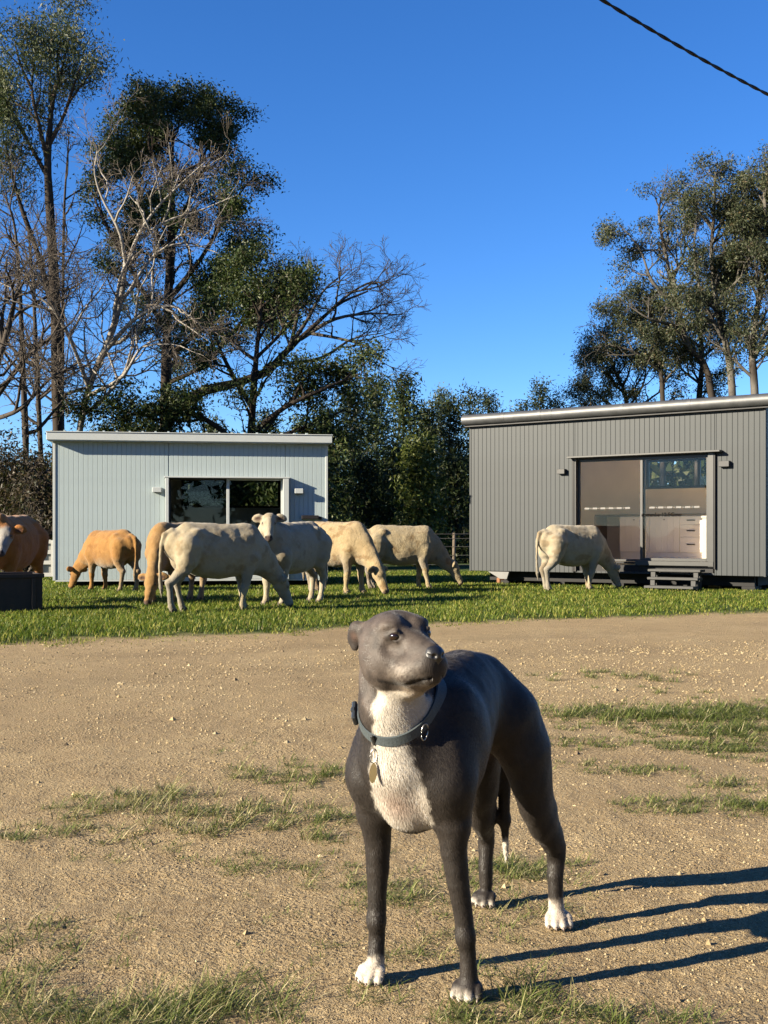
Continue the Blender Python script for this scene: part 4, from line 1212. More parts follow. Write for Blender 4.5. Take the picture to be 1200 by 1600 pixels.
    L = [(505, 640, 47, 120, GREENS_DARK, 'dark forest tree directly right of the pale cabin end'),
         (548, 612, 50, 110, GREENS_PINE, 'dark conifer behind the cream cow, left part of the gap'),
         (588, 598, 53, 120, GREENS_DARK, 'rounded dark tree standing highest near the middle of the gap'),
         (632, 592, 48, 120, GREENS_DARK, 'broad dark crowned tree at the centre of the gap'),
         (668, 640, 50, 100, GREENS_PINE, 'narrow dark conifer behind the light green young conifer'),
         (700, 628, 55, 110, GREENS_PINE, 'dark pine beside the left end of the grey cabin'),
         (735, 615, 58, 100, GREENS_PINE, 'pine rising behind the left end of the grey cabin roof'),
         (765, 618, 60, 90, GREENS_PINE, 'slim pine above the left part of the grey cabin roof'),
         (845, 600, 62, 75, GREENS_PINE, 'slim pointed pine above the middle of the grey cabin roof'),
         (815, 632, 62, 80, GREENS_PINE, 'low pine peeping over the grey cabin roof'),
         (870, 630, 62, 70, GREENS_PINE, 'low pine next to the right hand gum group'),
         (520, 700, 42, 90, GREENS_DARK, 'bushy dark tree close behind the right end of the pale cabin'),
         (575, 720, 43, 100, GREENS_PINE, 'low dark conifer in front of the forest, left of the light green one'),
         (615, 700, 44, 100, GREENS_DARK, 'low bushy dark tree just left of the light green young conifer'),
         (715, 720, 43, 90, GREENS_PINE, 'low dark conifer touching the left end of the grey cabin'),
         (470, 660, 49, 120, GREENS_DARK, 'dark tree above the right end of the pale cabin roof'),
         (420, 650, 52, 120, GREENS_PINE, 'dark conifer above the middle of the pale cabin roof'),
         (330, 660, 52, 120, GREENS_PINE, 'dark conifer above the left middle of the pale cabin roof'),
         (240, 665, 52, 120, GREENS_PINE, 'dark conifer just right of the pale dead tree base'),
         (160, 668, 52, 110, GREENS_PINE, 'dark conifer behind the pale dead tree base'),
         (690, 610, 70, 80, GREENS_GUM, 'distant gum with a flat pale crown in the gap')]
    for i, (x, top, Yd, wd, cols, lab) in enumerate(L): conifer(40 + i, x, top, Yd, wd, cols, lab, FG, dens=1.15 if Yd < 56 else .9)
    for i, (x, top, Yd, wd, lab) in enumerate(((120, 715, 34, 120, 'dark shrub behind the left end of the pale cabin'), (185, 705, 33.5, 120, 'dark shrub behind the blank wall of the pale cabin'), (250, 708, 33, 120, 'dark shrub behind the pale cabin left of its doors'), (305, 700, 34, 120, 'dark shrub behind the left glass door of the pale cabin'), (362, 696, 35, 120, 'dark shrub behind the middle of the pale cabin doors'), (425, 702, 34, 120, 'dark shrub behind the right glass door of the pale cabin'), (480, 712, 35, 110, 'dark shrub behind the right corner of the pale cabin'))):
        conifer(90 + i, x, top, Yd, wd * 1.3, GREENS_DARK, lab, 'shrubs behind the pale cabin', 'shrub', 1.6)
    conifer(70, 655, 695, 39, 86, GREENS_LIGHT, 'light green young conifer in the gap between the cabins', FG, 'young_conifer', 1.5)

    # --- gum group behind the grey cabin
    GG = 'gum trees behind the grey cabin'
    specs = [('airy gum with a pale forked trunk above the right end of the grey cabin', 31, 41, [([(1148, 852, 41), (1145, 620, 41), (1135, 540, 41), (1120, 470, 41), (1112, 400, 41), (1116, 330, 41), (1118, 270, 41)], .17, .03), ([(1135, 540, 41), (1100, 470, 40.6), (1085, 400, 40.5), (1090, 330, 40.5)], .08, .02), ([(1115, 420, 41), (1150, 370, 41.5), (1170, 310, 41.5)], .07, .02), ([(1114, 360, 41), (1085, 320, 41), (1072, 300, 41)], .05, .02), ([(1120, 470, 41), (1160, 430, 40), (1190, 380, 40)], .07, .02)]),
             ('leaning gum with upper crown left of the pale forked gum', 32, 43, [([(1125, 852, 43), (1110, 600, 43), (1075, 540, 43), (1060, 480, 43), (1045, 420, 43), (1030, 340, 43), (1033, 310, 43)], .16, .03), ([(1060, 480, 43), (1020, 440, 42.6), (1000, 390, 42.6), (968, 350, 42.6)], .07, .015), ([(1050, 440, 43), (1070, 390, 43.6), (1062, 340, 43.6)], .06, .02), ([(1068, 510, 43), (1020, 500, 42), (985, 480, 42)], .06, .02)]),
             ('gum with pale limbs at the right edge of the view', 33, 40, [([(1185, 852, 40), (1180, 620, 40), (1176, 540, 40), (1190, 440, 40), (1196, 340, 40), (1192, 275, 40)], .18, .04), ([(1178, 560, 40), (1205, 500, 39.5), (1230, 440, 39.5), (1240, 350, 39.5)], .10, .03), ([(1186, 470, 40), (1165, 420, 40.5), (1155, 380, 40.5)], .06, .02), ([(1195, 400, 40), (1215, 340, 40), (1220, 280, 40)], .06, .02)]),
             ('slim gum with low spreading crown left of the leaning gum', 34, 44, [([(1035, 852, 44), (1036, 640, 44), (1030, 560, 44), (1020, 500, 44), (1005, 470, 44)], .13, .03), ([(1032, 580, 44), (990, 550, 43.5), (955, 540, 43.5), (920, 545, 43.5)], .07, .015), ([(1028, 550, 44), (1000, 510, 44), (965, 490, 44)], .06, .015), ([(1034, 600, 44), (1060, 570, 44), (1075, 540, 44)], .05, .015)]),
             ('short bushy gum over the middle of the grey cabin roof', 35, 46, [([(985, 852, 46), (980, 640, 46), (965, 590, 46), (945, 545, 46)], .12, .03), ([(982, 660, 46), (940, 620, 45.5), (905, 600, 45.5)], .06, .02), ([(980, 640, 46), (1005, 600, 46), (1010, 560, 46)], .06, .02), ([(984, 690, 46), (935, 640, 45), (900, 630, 45)], .06, .02), ([(982, 650, 46), (1020, 620, 45.5), (1050, 600, 45.5)], .06, .02)]),
             ('gum filling the gap between the leaning and the pale forked gums', 36, 46, [([(1090, 852, 46), (1092, 640, 46), (1098, 560, 46), (1092, 500, 46), (1098, 440, 46)], .16, .04), ([(1094, 600, 46), (1060, 570, 46), (1050, 530, 46)], .06, .02), ([(1096, 560, 46), (1130, 530, 46), (1150, 500, 46)], .06, .02)])]
    for lab, sd, Yd, limbs in specs:
        W = Wood(sd); S = leafy_set(pale * .33, 1.7, 55, 1.5, .8)
        for j, (pts, r0, r1) in enumerate(limbs):
            S2 = [dict(S[0]), dict(S[1]), dict(S[2]), dict(S[3])]
            S2[1]['from'] = .24 if j == 0 else .10; S2[1]['max'] = 36
            P = smooth_path(path_px(pts), max(8, 4 * len(pts)))
            c = np.where((W.r.random((len(P), 1)) < .5), pale * .48, mid * .5) if j == 0 else np.broadcast_to(pale * .40, (len(P), 3))
            S2[0]['col'] = c
            W.limb(P, np.linspace(r0, r1, len(P)), 0, S2)
        tips = np.array(W.tips); keep = W.r.random(len(tips)) < .8
        finish_tree('gum_tree', lab, at(*[limbs[0][0][0][0], 852, Yd]) * [1, 1, 0], W, [leaves(W.r, W.clumps(.95, -.06, sd), 42, .165, .11, .044, [(3, (.074, .094, .050)), (3, (.105, .122, .062)), (1.5, (.155, .155, .085)), (.3, (.20, .15, .08))], .5)], GG)

    # --- far wood closing the view
    r = np.random.default_rng(99)
    n = 4200
    X = (r.random(n) - .5) * 190; Yf = 74 + 14 * r.random(n)
    top = 4.0 + 2.2 * vnoise(X * .12, X * 0, seed=61) + 1.2 * vnoise(X * .5, X * 0, seed=62)
    Z = r.random(n) ** .8 * top
    V, F, C = leaves(r, np.stack([X, Yf, Z], 1), 14, .8, 1.0, .5, GREENS_PINE, .2)
    o = link_mesh('far_wood', np_mesh('far_wood', V, F, False, C), M_LEAF)
    tag(o, 'dark distant wood closing the view behind the paddock', 'wood', kind='stuff')

    # --- unseen trees added behind the camera: darken glass reflections, cut low sky light
    belt = []
    for i, (x, y, hh) in enumerate(((23, 9, 11), (25, 1, 12), (22, -7, 12), (15, -14, 13), (6, -19, 12), (-5, -23, 12), (-16, -27, 12), (-27, -28, 11), (-38, -26, 11), (-47, -20, 10), (-32, -22, 10), (-43, -27, 12), (-54, -24, 12), (-37, -34, 13), (-50, -33, 13), (0, -26, 12), (10, -22, 12), (19, -11, 12), (25, 5, 11))):
        W = Wood(120 + i); b = np.array([x, y, 0.0]); rr = W.r
        P = W.path(b + [0, 0, -.1], (rr.normal(0, .05), rr.normal(0, .05), 1), hh * .8, 8, .05, .05)
        W.tube(P, np.linspace(.3, .06, 9), 6, dark)
        cen = []
        for k in range(60):
            f = .25 + .75 * rr.random(); p = P[min(int(f * 8), 8)]; a = rr.random() * 6.283
            L = (1.2 + 2.6 * math.sin(math.pi * min(1, (f - .15) / .9))) * (.5 + .6 * rr.random())
            Q = W.path(p, (math.cos(a), math.sin(a), .4), L, 3, .15, .05); W.tube(Q, np.linspace(.06, .02, 4), 4, dark); cen += [Q[2], Q[3], Q[1]]
        lv = leaves(rr, np.array(cen), 12, .55, .75, .42, GREENS_DARK, .1)
        wv, wf, wc = np.concatenate(W.V), np.concatenate(W.F), np.concatenate(W.C)
        belt.append((wv, wf, wc, lv))
    k = 0; Vs = []; Qs = []; Ts = []; Cs = []
    for wv, wf, wc, lv in belt:
        Vs += [wv, lv[0]]; Cs += [wc, lv[2]]; Qs.append(wf + k); k += len(wv); Ts.append(lv[1] + k); k += len(lv[0])
    o = link_mesh('added_tree_belt', np_mesh('added_tree_belt', np.concatenate(Vs), [np.concatenate(Qs), np.concatenate(Ts)], False, np.concatenate(Cs)), M_LEAF)
    tag(o, 'added belt of dark evergreens out of view behind the photographer, mirrored in the cabin glass and blocking low sky', 'wood', kind='stuff')
# ------------------------------------------------------------------ the dog
def frame_of(fwd, up=(0, 0, 1), roll=0.0):
    f = Vector(fwd).normalized(); u = Vector(up); l = u.cross(f).normalized(); u = f.cross(l)
    if roll:
        q = Matrix.Rotation(roll, 3, f); l = q @ l; u = q @ u
    return np.array([f, l, u])

PAWS = (((.262, .114), 12, 0), ((.283, -.120), -6, 0), ((-.290, .110), 30, 1), ((-.358, -.130), 2, 1))
TOES = ((-.0215, .031), (-.0074, .043), (.0074, .043), (.0215, .031))

def build_dog():
    t = NT('dog_coat')
    c = t.attr('Col')
    hair = t.noise(420, 3, .6, stretch=(1, 1, .28))
    blot = t.noise(26, 4, .6)
    cc = t.mix(t.math('MULTIPLY', hair, .5), c, t.mix(1.0, c, (.55, .53, .52), 'MULTIPLY'))
    cc = t.mix(t.math('MULTIPLY', blot, .4), cc, t.mix(1.0, c, (1.45, 1.38, 1.3), 'MULTIPLY'))
    coat = t.pbr(cc, .58, 0, t.bump(t.noise(300, 3, .6, stretch=(1, 1, .4)), .35, .003), spec=.22,
                 Sheen_Weight=.12, Sheen_Roughness=.35, Sheen_Tint=(1, .95, .9))
    tn = NT('dog_nose'); nose_m = tn.pbr((.010, .010, .011), .42, 0, tn.bump(tn.noise(500, 2), .5, .001), spec=.6)
    te = NT('dog_eye'); eye_m = te.pbr((.012, .006, .0035), .06, 0, spec=.7)
    O = np.array([.227, 2.915, 0.0])
    root = empty('dog', O, RAD(240))
    tag(root, 'blue grey short haired dog with white chest, toes and tail tip standing in the foreground', 'dog')

    f = Field((-.52, -.26, -.01), (.62, .26, .92), .0043)
    sq = ((0, 1, 0), .74)
    # trunk
    f.chain([((.27, 0, .575), .160), ((.20, 0, .590), .158), ((.13, 0, .622), .128), ((.06, 0, .648), .102), ((-.02, 0, .650), .086), ((-.065, 0, .622), .090), ((-.105, 0, .592), .082)], .04, sq, ki=.04)
    f.cap((.20, 0, .677), (-.05, 0, .674), .032, .028, .06)
    f.ell((.325, 0, .535), (.072, .083, .112), .05)
    f.cap((.385, 0, .52), (.33, 0, .43), .042, .05, .05)
    f.ell((.27, 0, .445), (.11, .062, .055), .05)
    # neck
    f.chain([((.27, -.012, .590), .098), ((.352, -.018, .672), .066), ((.408, -.006, .755), .061), ((.424, .010, .792), .056)], .05, ki=.03)
    f.chain([((.37, .0, .56), .078), ((.415, -.004, .68), .062), ((.440, .010, .745), .048)], .05, ki=.03)
    for s in (-1, 1):
        y = s
        f.ell((.270, y * .094, .575), (.080, .050, .130), .05)
        f.ell((.340, y * .094, .510), (.053, .056, .085), .05)
        f.cap((.340, y * .099, .49), (.305, y * .101, .395), .054, .033, .035)
    # front legs: dog's left (+) and right (-)
    fl = {1: [((.325, .104, .40), .037), ((.318, .103, .345), .0295), ((.305, .107, .27), .0240), ((.289, .113, .185), .0200), ((.283, .116, .140), .0212), ((.278, .118, .10), .0185), ((.272, .118, .05), .0205)],
          -1: [((.318, -.104, .40), .042), ((.306, -.103, .345), .0325), ((.297, -.108, .27), .0260), ((.289, -.114, .185), .0218), ((.287, -.116, .140), .0222), ((.285, -.117, .10), .0192), ((.288, -.118, .05), .0215)]}
    for s in fl: f.chain(fl[s], .02, ki=.003)
    f.cap((.275, .105, .380), (.295, .107, .32), .014, .010, .018); f.cap((.262, -.106, .378), (.28, -.108, .31), .018, .014, .02)
    for y, x in ((.1165, .291), (-.1165, .295)): f.ell((x, y, .145), (.016, .020, .026), .012)
    # hind legs
    sl = ((0, 1, 0), .72)
    f.chain([((-.085, .066, .575), .095), ((-.122, .090, .49), .075), ((-.138, .099, .415), .057), ((-.158, .102, .352), .044), ((-.195, .105, .292), .034), ((-.250, .109, .240), .0255), ((-.278, .11, .205), .0225)], .045, sl, ki=.03)
    f.chain([((-.112, .066, .545), .062), ((-.182, .090, .43), .036), ((-.222, .103, .33), .026), ((-.280, .108, .235), .012)], .04, sl, ki=.02)
    f.chain([((-.290, .110, .212), .0225), ((-.284, .110, .19), .0235), ((-.277, .110, .14), .0205), ((-.280, .110, .08), .0195), ((-.283, .111, .045), .021)], .012, ki=.003)
    f.chain([((-.11, -.066, .57), .095), ((-.195, -.085, .49), .080), ((-.225, -.092, .415), .060), ((-.240, -.10, .345), .044), ((-.288, -.113, .265), .032), ((-.335, -.125, .212), .025)], .045, sl, ki=.03)
    f.chain([((-.178, -.08, .50), .055), ((-.275, -.095, .36), .034), ((-.335, -.12, .245), .014)], .04, sl, ki=.02)
    f.chain([((-.360, -.129, .205), .021), ((-.356, -.13, .18), .023), ((-.350, -.13, .12), .0195), ((-.352, -.13, .06), .020)], .012, ki=.003)
    # paws: four toes each
    for (px, py), ang, rear in PAWS:
        a = RAD(ang); fw = np.array([math.cos(a), math.sin(a), 0]); lf = np.array([-math.sin(a), math.cos(a), 0])
        b = np.array([px, py, 0.0]); k = .80
        f.ell(b + fw * .010 + np.array([0, 0, .024]), (.030, .026, .022), .012, R=np.array([fw, lf, (0, 0, 1)]))
        for q, (off, ln) in enumerate(TOES):
            o = b + lf * off
            f.chain([(o + fw * .008 + np.array([0, 0, .031]), .0100), (o + fw * (ln * .62) + lf * off * .2 + np.array([0, 0, .026]), .0102), (o + fw * ln + lf * off * .32 + np.array([0, 0, .0108]), .0096)], .0035, ki=.004)
    # tail
    f.chain([((-.165, 0, .610), .028), ((-.225, -.015, .555), .025), ((-.30, -.038, .48), .021), ((-.33, -.06, .40), .0175), ((-.347, -.07, .25), .0130), ((-.360, -.07, .135), .005)], .02, ki=.02)
    # groin hollow
    f.ell((-.09, 0, .43), (.07, .03, .06), .04, sub=True)

    # head, in its own frame
    H = np.array([.440, .021, .818])
    hf = frame_of((.46, .888, .045), (0, 0, 1), RAD(2))
    f.frame(H, hf)
    f.ell((-.012, 0, .004), (.080, .073, .064), .02)
    f.ell((.018, 0, .020), (.052, .058, .046), .02)
    for s in (-1, 1):
        f.ell((.002, s * .046, -.040), (.060, .036, .046), .025)
        f.ell((-.002, s * .046, -.066), (.044, .026, .030), .02)
        f.ell((.036, s * .036, .041), (.028, .022, .012), .016)
    f.ell((-.01, 0, -.062), (.06, .045, .045), .03)
    f.chain([((.035, 0, -.016), .050), ((.085, 0, -.030), .041), ((.126, 0, -.038), .033)], .025, ((0, 1, 0), .92), ki=.02)
    f.cap((.052, 0, .010), (.138, 0, -.014), .021, .0165, .020)
    for s in (-1, 1):
        f.chain([((.048, s * .031, -.054), .028), ((.094, s * .026, -.057), .0275), ((.130, s * .015, -.046), .0235)], .013, ki=.02)
    f.chain([((.0, 0, -.090), .032), ((.06, 0, -.088), .025), ((.128, 0, -.067), .0205)], .02, ki=.02)
    # lips line and stop
    for s in (-1, 1):
        f.chain([((.146, s * .013, -.0665), .003), ((.118, s * .036, -.0775), .003), ((.085, s * .050, -.0845), .003), ((.050, s * .058, -.083), .003)], .004, sub=True)
        f.chain([((-.070, s * .070, -.01), .010), ((-.055, s * .070, -.06), .012), ((-.01, s * .062, -.115), .012)], .03, sub=True)
        f.ell((.067, s * .044, .0175), (.015, .013, .0088), .004, sub=True)
        f.chain([((.076, s * .029, .0145), .003), ((.069, s * .0415, .0285), .0042), ((.047, s * .0535, .019), .003)], .006, ki=.004)
        f.chain([((.076, s * .029, .0135), .003), ((.070, s * .0435, .0060), .0036), ((.047, s * .0535, .018), .003)], .006, ki=.004)
        f.cap((.088, s * .048, -.01), (.058, s * .058, -.006), .006, .008, .02, sub=True)
    f.cap((.160, 0, -.042), (.157, 0, -.070), .0022, .0022, .004, sub=True)
    f.cap((.075, 0, .042), (.030, 0, .074), .005, .007, .022, sub=True)
    # folded ears, lying back along the skull
    for s in (-1, 1):
        w = np.array([.45, s * .85, .1]); w /= np.linalg.norm(w)
        f.chain([((-.045, s * .053, .036), .012), ((-.066, s * .057, .031), .015), ((-.080, s * .055, .012), .014), ((-.074, s * .060, -.010), .008)], .008, (w, .60), ki=.012)
        f.ell((-.064, s * .077, .014), (.008, .010, .013), .004, sub=True)
    f.frame()
    V, F = f.mesh(3)
    N = normals_of(V, F)
    nose_d = np.linalg.norm(V - (H + hf.T @ np.array([.08, 0, 0])), axis=1)
    V = V + N * ((.0016 * vnoise(V[:, 0] * 17, V[:, 1] * 17, V[:, 2] * 11, 71) + .0010 * vnoise(V[:, 0] * 42, V[:, 1] * 42, V[:, 2] * 30, 72)) * sstep(.10, .16, nose_d))[:, None]
    N = normals_of(V, F)

    # coat markings (local position on the animal)
    n1 = vnoise(V[:, 0] * 60, V[:, 1] * 60, V[:, 2] * 60, 3) * .6 + vnoise(V[:, 0] * 170, V[:, 1] * 170, V[:, 2] * 90, 4) * .4
    s_, t_, z_ = V.T
    base = np.array([.037, .030, .0255]); white = np.array([.80, .73, .62]); pink = np.array([.44, .30, .23])
    col = np.repeat(base[None], len(V), 0)
    hd = (V - H) @ hf.T
    w = np.interp(z_, [.37, .41, .47, .53, .60, .655, .70, .78], [.050, .062, .074, .057, .040, .044, .058, .068])
    t0 = np.interp(z_, [.37, .50, .60, .66, .70, .76], [.008, .012, .016, .034, .052, .072])
    front = np.interp(z_, [.36, .50, .60, .70, .78], [.30, .33, .355, .405, .430])
    m = sstep(-.006, .010, w + n1 * .012 - np.abs(t_ - t0)) * sstep(-.02, .006, s_ - front - .3 * np.abs(t_ - t0) + .03) * sstep(.385, .395, z_)
    m = m * np.where(z_ > .66, sstep(-.098, -.106, hd[:, 2] + n1 * .003), 1) * (z_ < .80)
    col = col * (1 - m[:, None]) + white * m[:, None]
    pk = np.exp(-(((t_ - .01) / .05) ** 2 + ((z_ - .455) / .045) ** 2)) * m * .75
    col = col * (1 - pk[:, None]) + pink * pk[:, None]
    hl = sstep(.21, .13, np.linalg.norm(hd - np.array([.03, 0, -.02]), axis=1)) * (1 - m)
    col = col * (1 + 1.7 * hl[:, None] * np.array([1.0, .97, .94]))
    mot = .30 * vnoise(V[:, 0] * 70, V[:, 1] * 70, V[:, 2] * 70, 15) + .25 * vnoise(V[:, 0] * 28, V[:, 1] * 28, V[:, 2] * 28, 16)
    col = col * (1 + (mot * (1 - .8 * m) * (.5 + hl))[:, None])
    for s in (-1, 1):
        er = np.exp(-(((hd[:, 0] + .075) / .022) ** 2 + ((hd[:, 1] - s * .075) / .018) ** 2 + ((hd[:, 2] - .01) / .035) ** 2)) * .75
        col = col * (1 - er[:, None]) + np.array([.03, .026, .025]) * er[:, None]
    # belly and groin, thin hair
    g = np.exp(-(((s_ + .13) / .10) ** 2 + ((z_ - .52) / .06) ** 2 + (t_ / .07) ** 2)) * .9
    g = np.clip(g * (N[:, 2] < .1), 0, 1)
    col = col * (1 - g[:, None]) + np.array([.22, .11, .07]) * g[:, None]
    # toes and tail tip
    for (px, py), top, fr in ((PAWS[0][0], .022, .298), (PAWS[1][0], .056, .278), (PAWS[2][0], .072, -.32), (PAWS[3][0], .017, -.335)):
        q = (np.hypot(s_ - px - .02, t_ - py) < .075) * sstep(.012, -.012, z_ - top + n1 * .012) * sstep(-.008, .006, s_ - fr + n1 * .006)
        col = col * (1 - q[:, None]) + white * q[:, None]
        pq = q * .35 * (np.abs(n1) < .35) * (z_ > .02)
        col = col * (1 - pq[:, None]) + pink * pq[:, None]
    q = sstep(.205, .185, z_ + n1 * .01) * (np.hypot(s_ + .357, t_ + .07) < .020) * (t_ > -.096)
    col = col * (1 - q[:, None]) + white * q[:, None]
    # face: grizzled lips, darker round the nose and mouth
    gl = np.exp(-(((hd[:, 0] - .10) / .035) ** 2 + ((hd[:, 2] + .058) / .022) ** 2)) * (np.abs(hd[:, 1]) > .015) * (.30 + .5 * n1 + .5 * vnoise(V[:, 0] * 330, V[:, 1] * 330, V[:, 2] * 330, 9))
    gl = np.clip(gl, 0, .6)
    col = col * (1 - gl[:, None]) + np.array([.52, .46, .39]) * gl[:, None]
    ch = sstep(-.080, -.088, hd[:, 2]) * sstep(.05, .08, hd[:, 0]) * (hd[:, 0] < .16) * (hd[:, 2] > -.125) * (np.abs(hd[:, 1]) < .05) * .6
    col = col * (1 - ch[:, None]) + np.array([.50, .40, .30]) * ch[:, None]
    dk = np.exp(-(((hd[:, 0] - .15) / .022) ** 2 + (hd[:, 1] / .03) ** 2 + ((hd[:, 2] + .034) / .045) ** 2)) * .85
    for s in (-1, 1):
        dk = np.maximum(dk, np.exp(-(((hd[:, 0] - .064) / .015) ** 2 + ((hd[:, 1] - s * .045) / .014) ** 2 + ((hd[:, 2] - .0165) / .011) ** 2)) * .9)
        lz = np.interp(hd[:, 0], [.03, .05, .085, .12, .148], [-.074, -.083, -.0845, -.0775, -.0665])
        lip = np.exp(-(((hd[:, 2] - lz) / .0058) ** 2)) * (hd[:, 0] > .03) * (np.abs(hd[:, 1]) > .008) * .92
        dk = np.maximum(dk, np.where(hd[:, 0] < .16, lip, 0))
        ei = np.exp(-(((hd[:, 0] + .063) / .009) ** 2 + ((hd[:, 1] - s * .074) / .012) ** 2 + ((hd[:, 2] - .014) / .011) ** 2)) * .75
        col = col * (1 - ei[:, None]) + np.array([.30, .19, .15]) * ei[:, None]
    col = col * (1 - dk[:, None]) + np.array([.02, .018, .018]) * dk[:, None]
    # claws
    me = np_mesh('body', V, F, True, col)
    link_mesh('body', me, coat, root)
    # short lying hair over the whole coat
    rng = np.random.default_rng(3)
    nh = 160000
    tri_a = np.linalg.norm(np.cross(V[F[:, 2]] - V[F[:, 0]], V[F[:, 3]] - V[F[:, 1]]), axis=1)
    fi = rng.choice(len(F), nh, p=tri_a / tri_a.sum())
    wt = rng.dirichlet((1, 1, 1, 1), nh)
    P = (V[F[fi]] * wt[..., None]).sum(1); Nh = N[F[fi, 0]]; Ch = col[F[fi, 0]]
    hp = (P - H) @ hf.T
    ok = ~((hp[:, 0] > .135) & (np.abs(hp[:, 1]) < .03) & (hp[:, 2] > -.055))
    for s in (-1, 1): ok &= np.linalg.norm(hp - np.array([.068, s * .046, .0175]), axis=1) > .0165
    P, Nh, Ch, hp = P[ok], Nh[ok], Ch[ok], hp[ok]; nh = len(P)
    onhead = sstep(.20, .12, np.linalg.norm(hp, axis=1))[:, None]
    flow = np.array([-.55, 0, -.85]) * (1 - onhead) + (-hf[0] * .9 - hf[2] * .35) * onhead
    flow = flow + .35 * np.stack([vnoise(P[:, 0] * 13, P[:, 1] * 13, P[:, 2] * 13, 81 + i) for i in range(3)], 1) + rng.normal(0, .18, (nh, 3))
    flow = flow - Nh * (flow * Nh).sum(1, keepdims=True); flow /= np.linalg.norm(flow, axis=1, keepdims=True) + 1e-9
    d_ = flow * .93 + Nh * (.11 + .12 * rng.random((nh, 1)))
    sd = np.cross(flow, Nh)
    lw = Ch.mean(1, keepdims=True) > .25
    ln = np.where(lw, .0125, .0085) * np.interp(P[:, 2:3], [.03, .12], [.4, 1]) * (.6 + .7 * rng.random((nh, 1))) * (1 - .45 * onhead)
    wd = np.where(lw, .0007, .0007)
    Vh = np.stack([P - sd * wd - Nh * .0006, P + sd * wd - Nh * .0006, P + d_ * ln], 1).reshape(-1, 3)
    ch = Ch * np.where(rng.random((nh, 1)) < .10, 1.5, .95) * (.82 + .36 * rng.random((nh, 1)))
    ht = NT('dog_hair'); hm = ht.pbr(ht.attr('Col'), .45, 0, spec=.25)
    link_mesh('fur', np_mesh('fur', Vh, np.arange(nh * 3).reshape(-1, 3), False, np.repeat(np.clip(ch, 0, .9), 3, 0)), hm, root)

    def sub_field(lo, hi, res, fn, name, m, parent, smooth=1):
        g = Field(lo, hi, res); g.frame(None); fn(g)
        v, q = g.mesh(smooth)
        return link_mesh(name, np_mesh(name, H + v @ hf, q, True), m, parent)
    def nose_fn(g):
        g.ell((.148, 0, -.021), (.017, .0225, .0165), .006)
        g.ell((.142, 0, -.011), (.014, .017, .010), .008)
        g.cap((.154, 0, -.027), (.152, 0, -.043), .009, .006, .006)
        for s in (-1, 1):
            g.ell((.165, s * .0115, -.023), (.008, .0055, .0055), .003, sub=True)
            g.cap((.162, s * .016, -.024), (.152, s * .022, -.019), .003, .002, .003, sub=True)
        g.cap((.168, 0, -.023), (.164, 0, -.045), .0016, .0016, .002, sub=True)
    sub_field((.115, -.032, -.06), (.178, .032, .012), .0014, nose_fn, 'nose', nose_m, root)
    for s in (-1, 1):
        def eye_fn(g, s=s): g.ell((.0595, s * .0400, .0175), (.0120, .0120, .0115), .002)
        sub_field((.038, s * .041 - .02, -.008), (.08, s * .041 + .02, .035), .0016, eye_fn, 'eye', eye_m, root)
    # claws
    cm = NT('dog_claw').pbr((.16, .12, .10), .4)
    for (px, py), ang, rear in PAWS:
        a = RAD(ang); fw = np.array([math.cos(a), math.sin(a), 0]); lf = np.array([-math.sin(a), math.cos(a), 0]); b = np.array([px, py, 0.0])
        mb = MB()
        for off, ln in TOES:
            p = b + lf * off * 1.32 + fw * (ln + .006) + np.array([0, 0, .0105])
            mb.tube([p, p + fw * .005 + np.array([0, 0, -.002]), p + fw * .008 + np.array([0, 0, -.007])], [.0030, .0026, .001], 6)
        mb.build('claws', cm, root, True)

    # collar: a flat band lying on the neck
    cmat = NT('collar_webbing')
    cmat = cmat.pbr(cmat.ramp(cmat.noise(300, 2), [(.3, (.028, .037, .041)), (.7, (.046, .058, .062))]), .65, 0, cmat.bump(cmat.noise(700, 2), .5, .001))
    C = np.array([.392, -.004, .668]); up = np.array([.62, .10, .74]); up /= np.linalg.norm(up)
    a1 = np.cross(up, np.array([0, 0, 1.0])); a1 /= np.linalg.norm(a1); a2 = np.cross(up, a1)
    n = 72
    fD = f.D
    def inside(p):
        i = np.clip(((p - f.lo) / f.res), 0, np.array(f.n) - 1.001); i0 = i.astype(int); fr = i - i0
        r = 0
        for dx in (0, 1):
            for dy in (0, 1):
                for dz in (0, 1):
                    r = r + fD[i0[..., 0] + dx, i0[..., 1] + dy, i0[..., 2] + dz] * (fr[..., 0] if dx else 1 - fr[..., 0]) * (fr[..., 1] if dy else 1 - fr[..., 1]) * (fr[..., 2] if dz else 1 - fr[..., 2])
        return r
    th = np.arange(n) * 2 * np.pi / n
    dirs = np.cos(th)[:, None] * a1 + np.sin(th)[:, None] * a2
    rr = np.linspace(.03, .2, 171)
    def surf_r(h):
        P = C + up * h + dirs[:, None] * rr[None, :, None]
        d = inside(P)
        first = np.argmax(d > 0, axis=1)
        r = rr[first]
        for _ in range(3): r = .5 * r + .25 * (np.roll(r, 1) + np.roll(r, -1))
        return r
    hw = .0098
    ra, rb = surf_r(-hw), surf_r(hw)
    rm = np.maximum(ra, rb) * .25 + np.stack([ra, rb]) * .75
    ring = []
    for h, r, off in ((-hw, rm[0], .0000), (-hw, rm[0], .0040), (hw, rm[1], .0040), (hw, rm[1], .0000)):
        ring.append(C + up * h + dirs * (r + off)[:, None])
    Vc = np.concatenate(ring); Fc = []
    for k in range(4):
        k2 = (k + 1) % 4; i = np.arange(n); j = (i + 1) % n
        Fc.append(np.stack([k * n + i, k * n + j, k2 * n + j, k2 * n + i], 1))
    collar = link_mesh('collar', np_mesh('collar', Vc, np.concatenate(Fc), False), cmat, root)
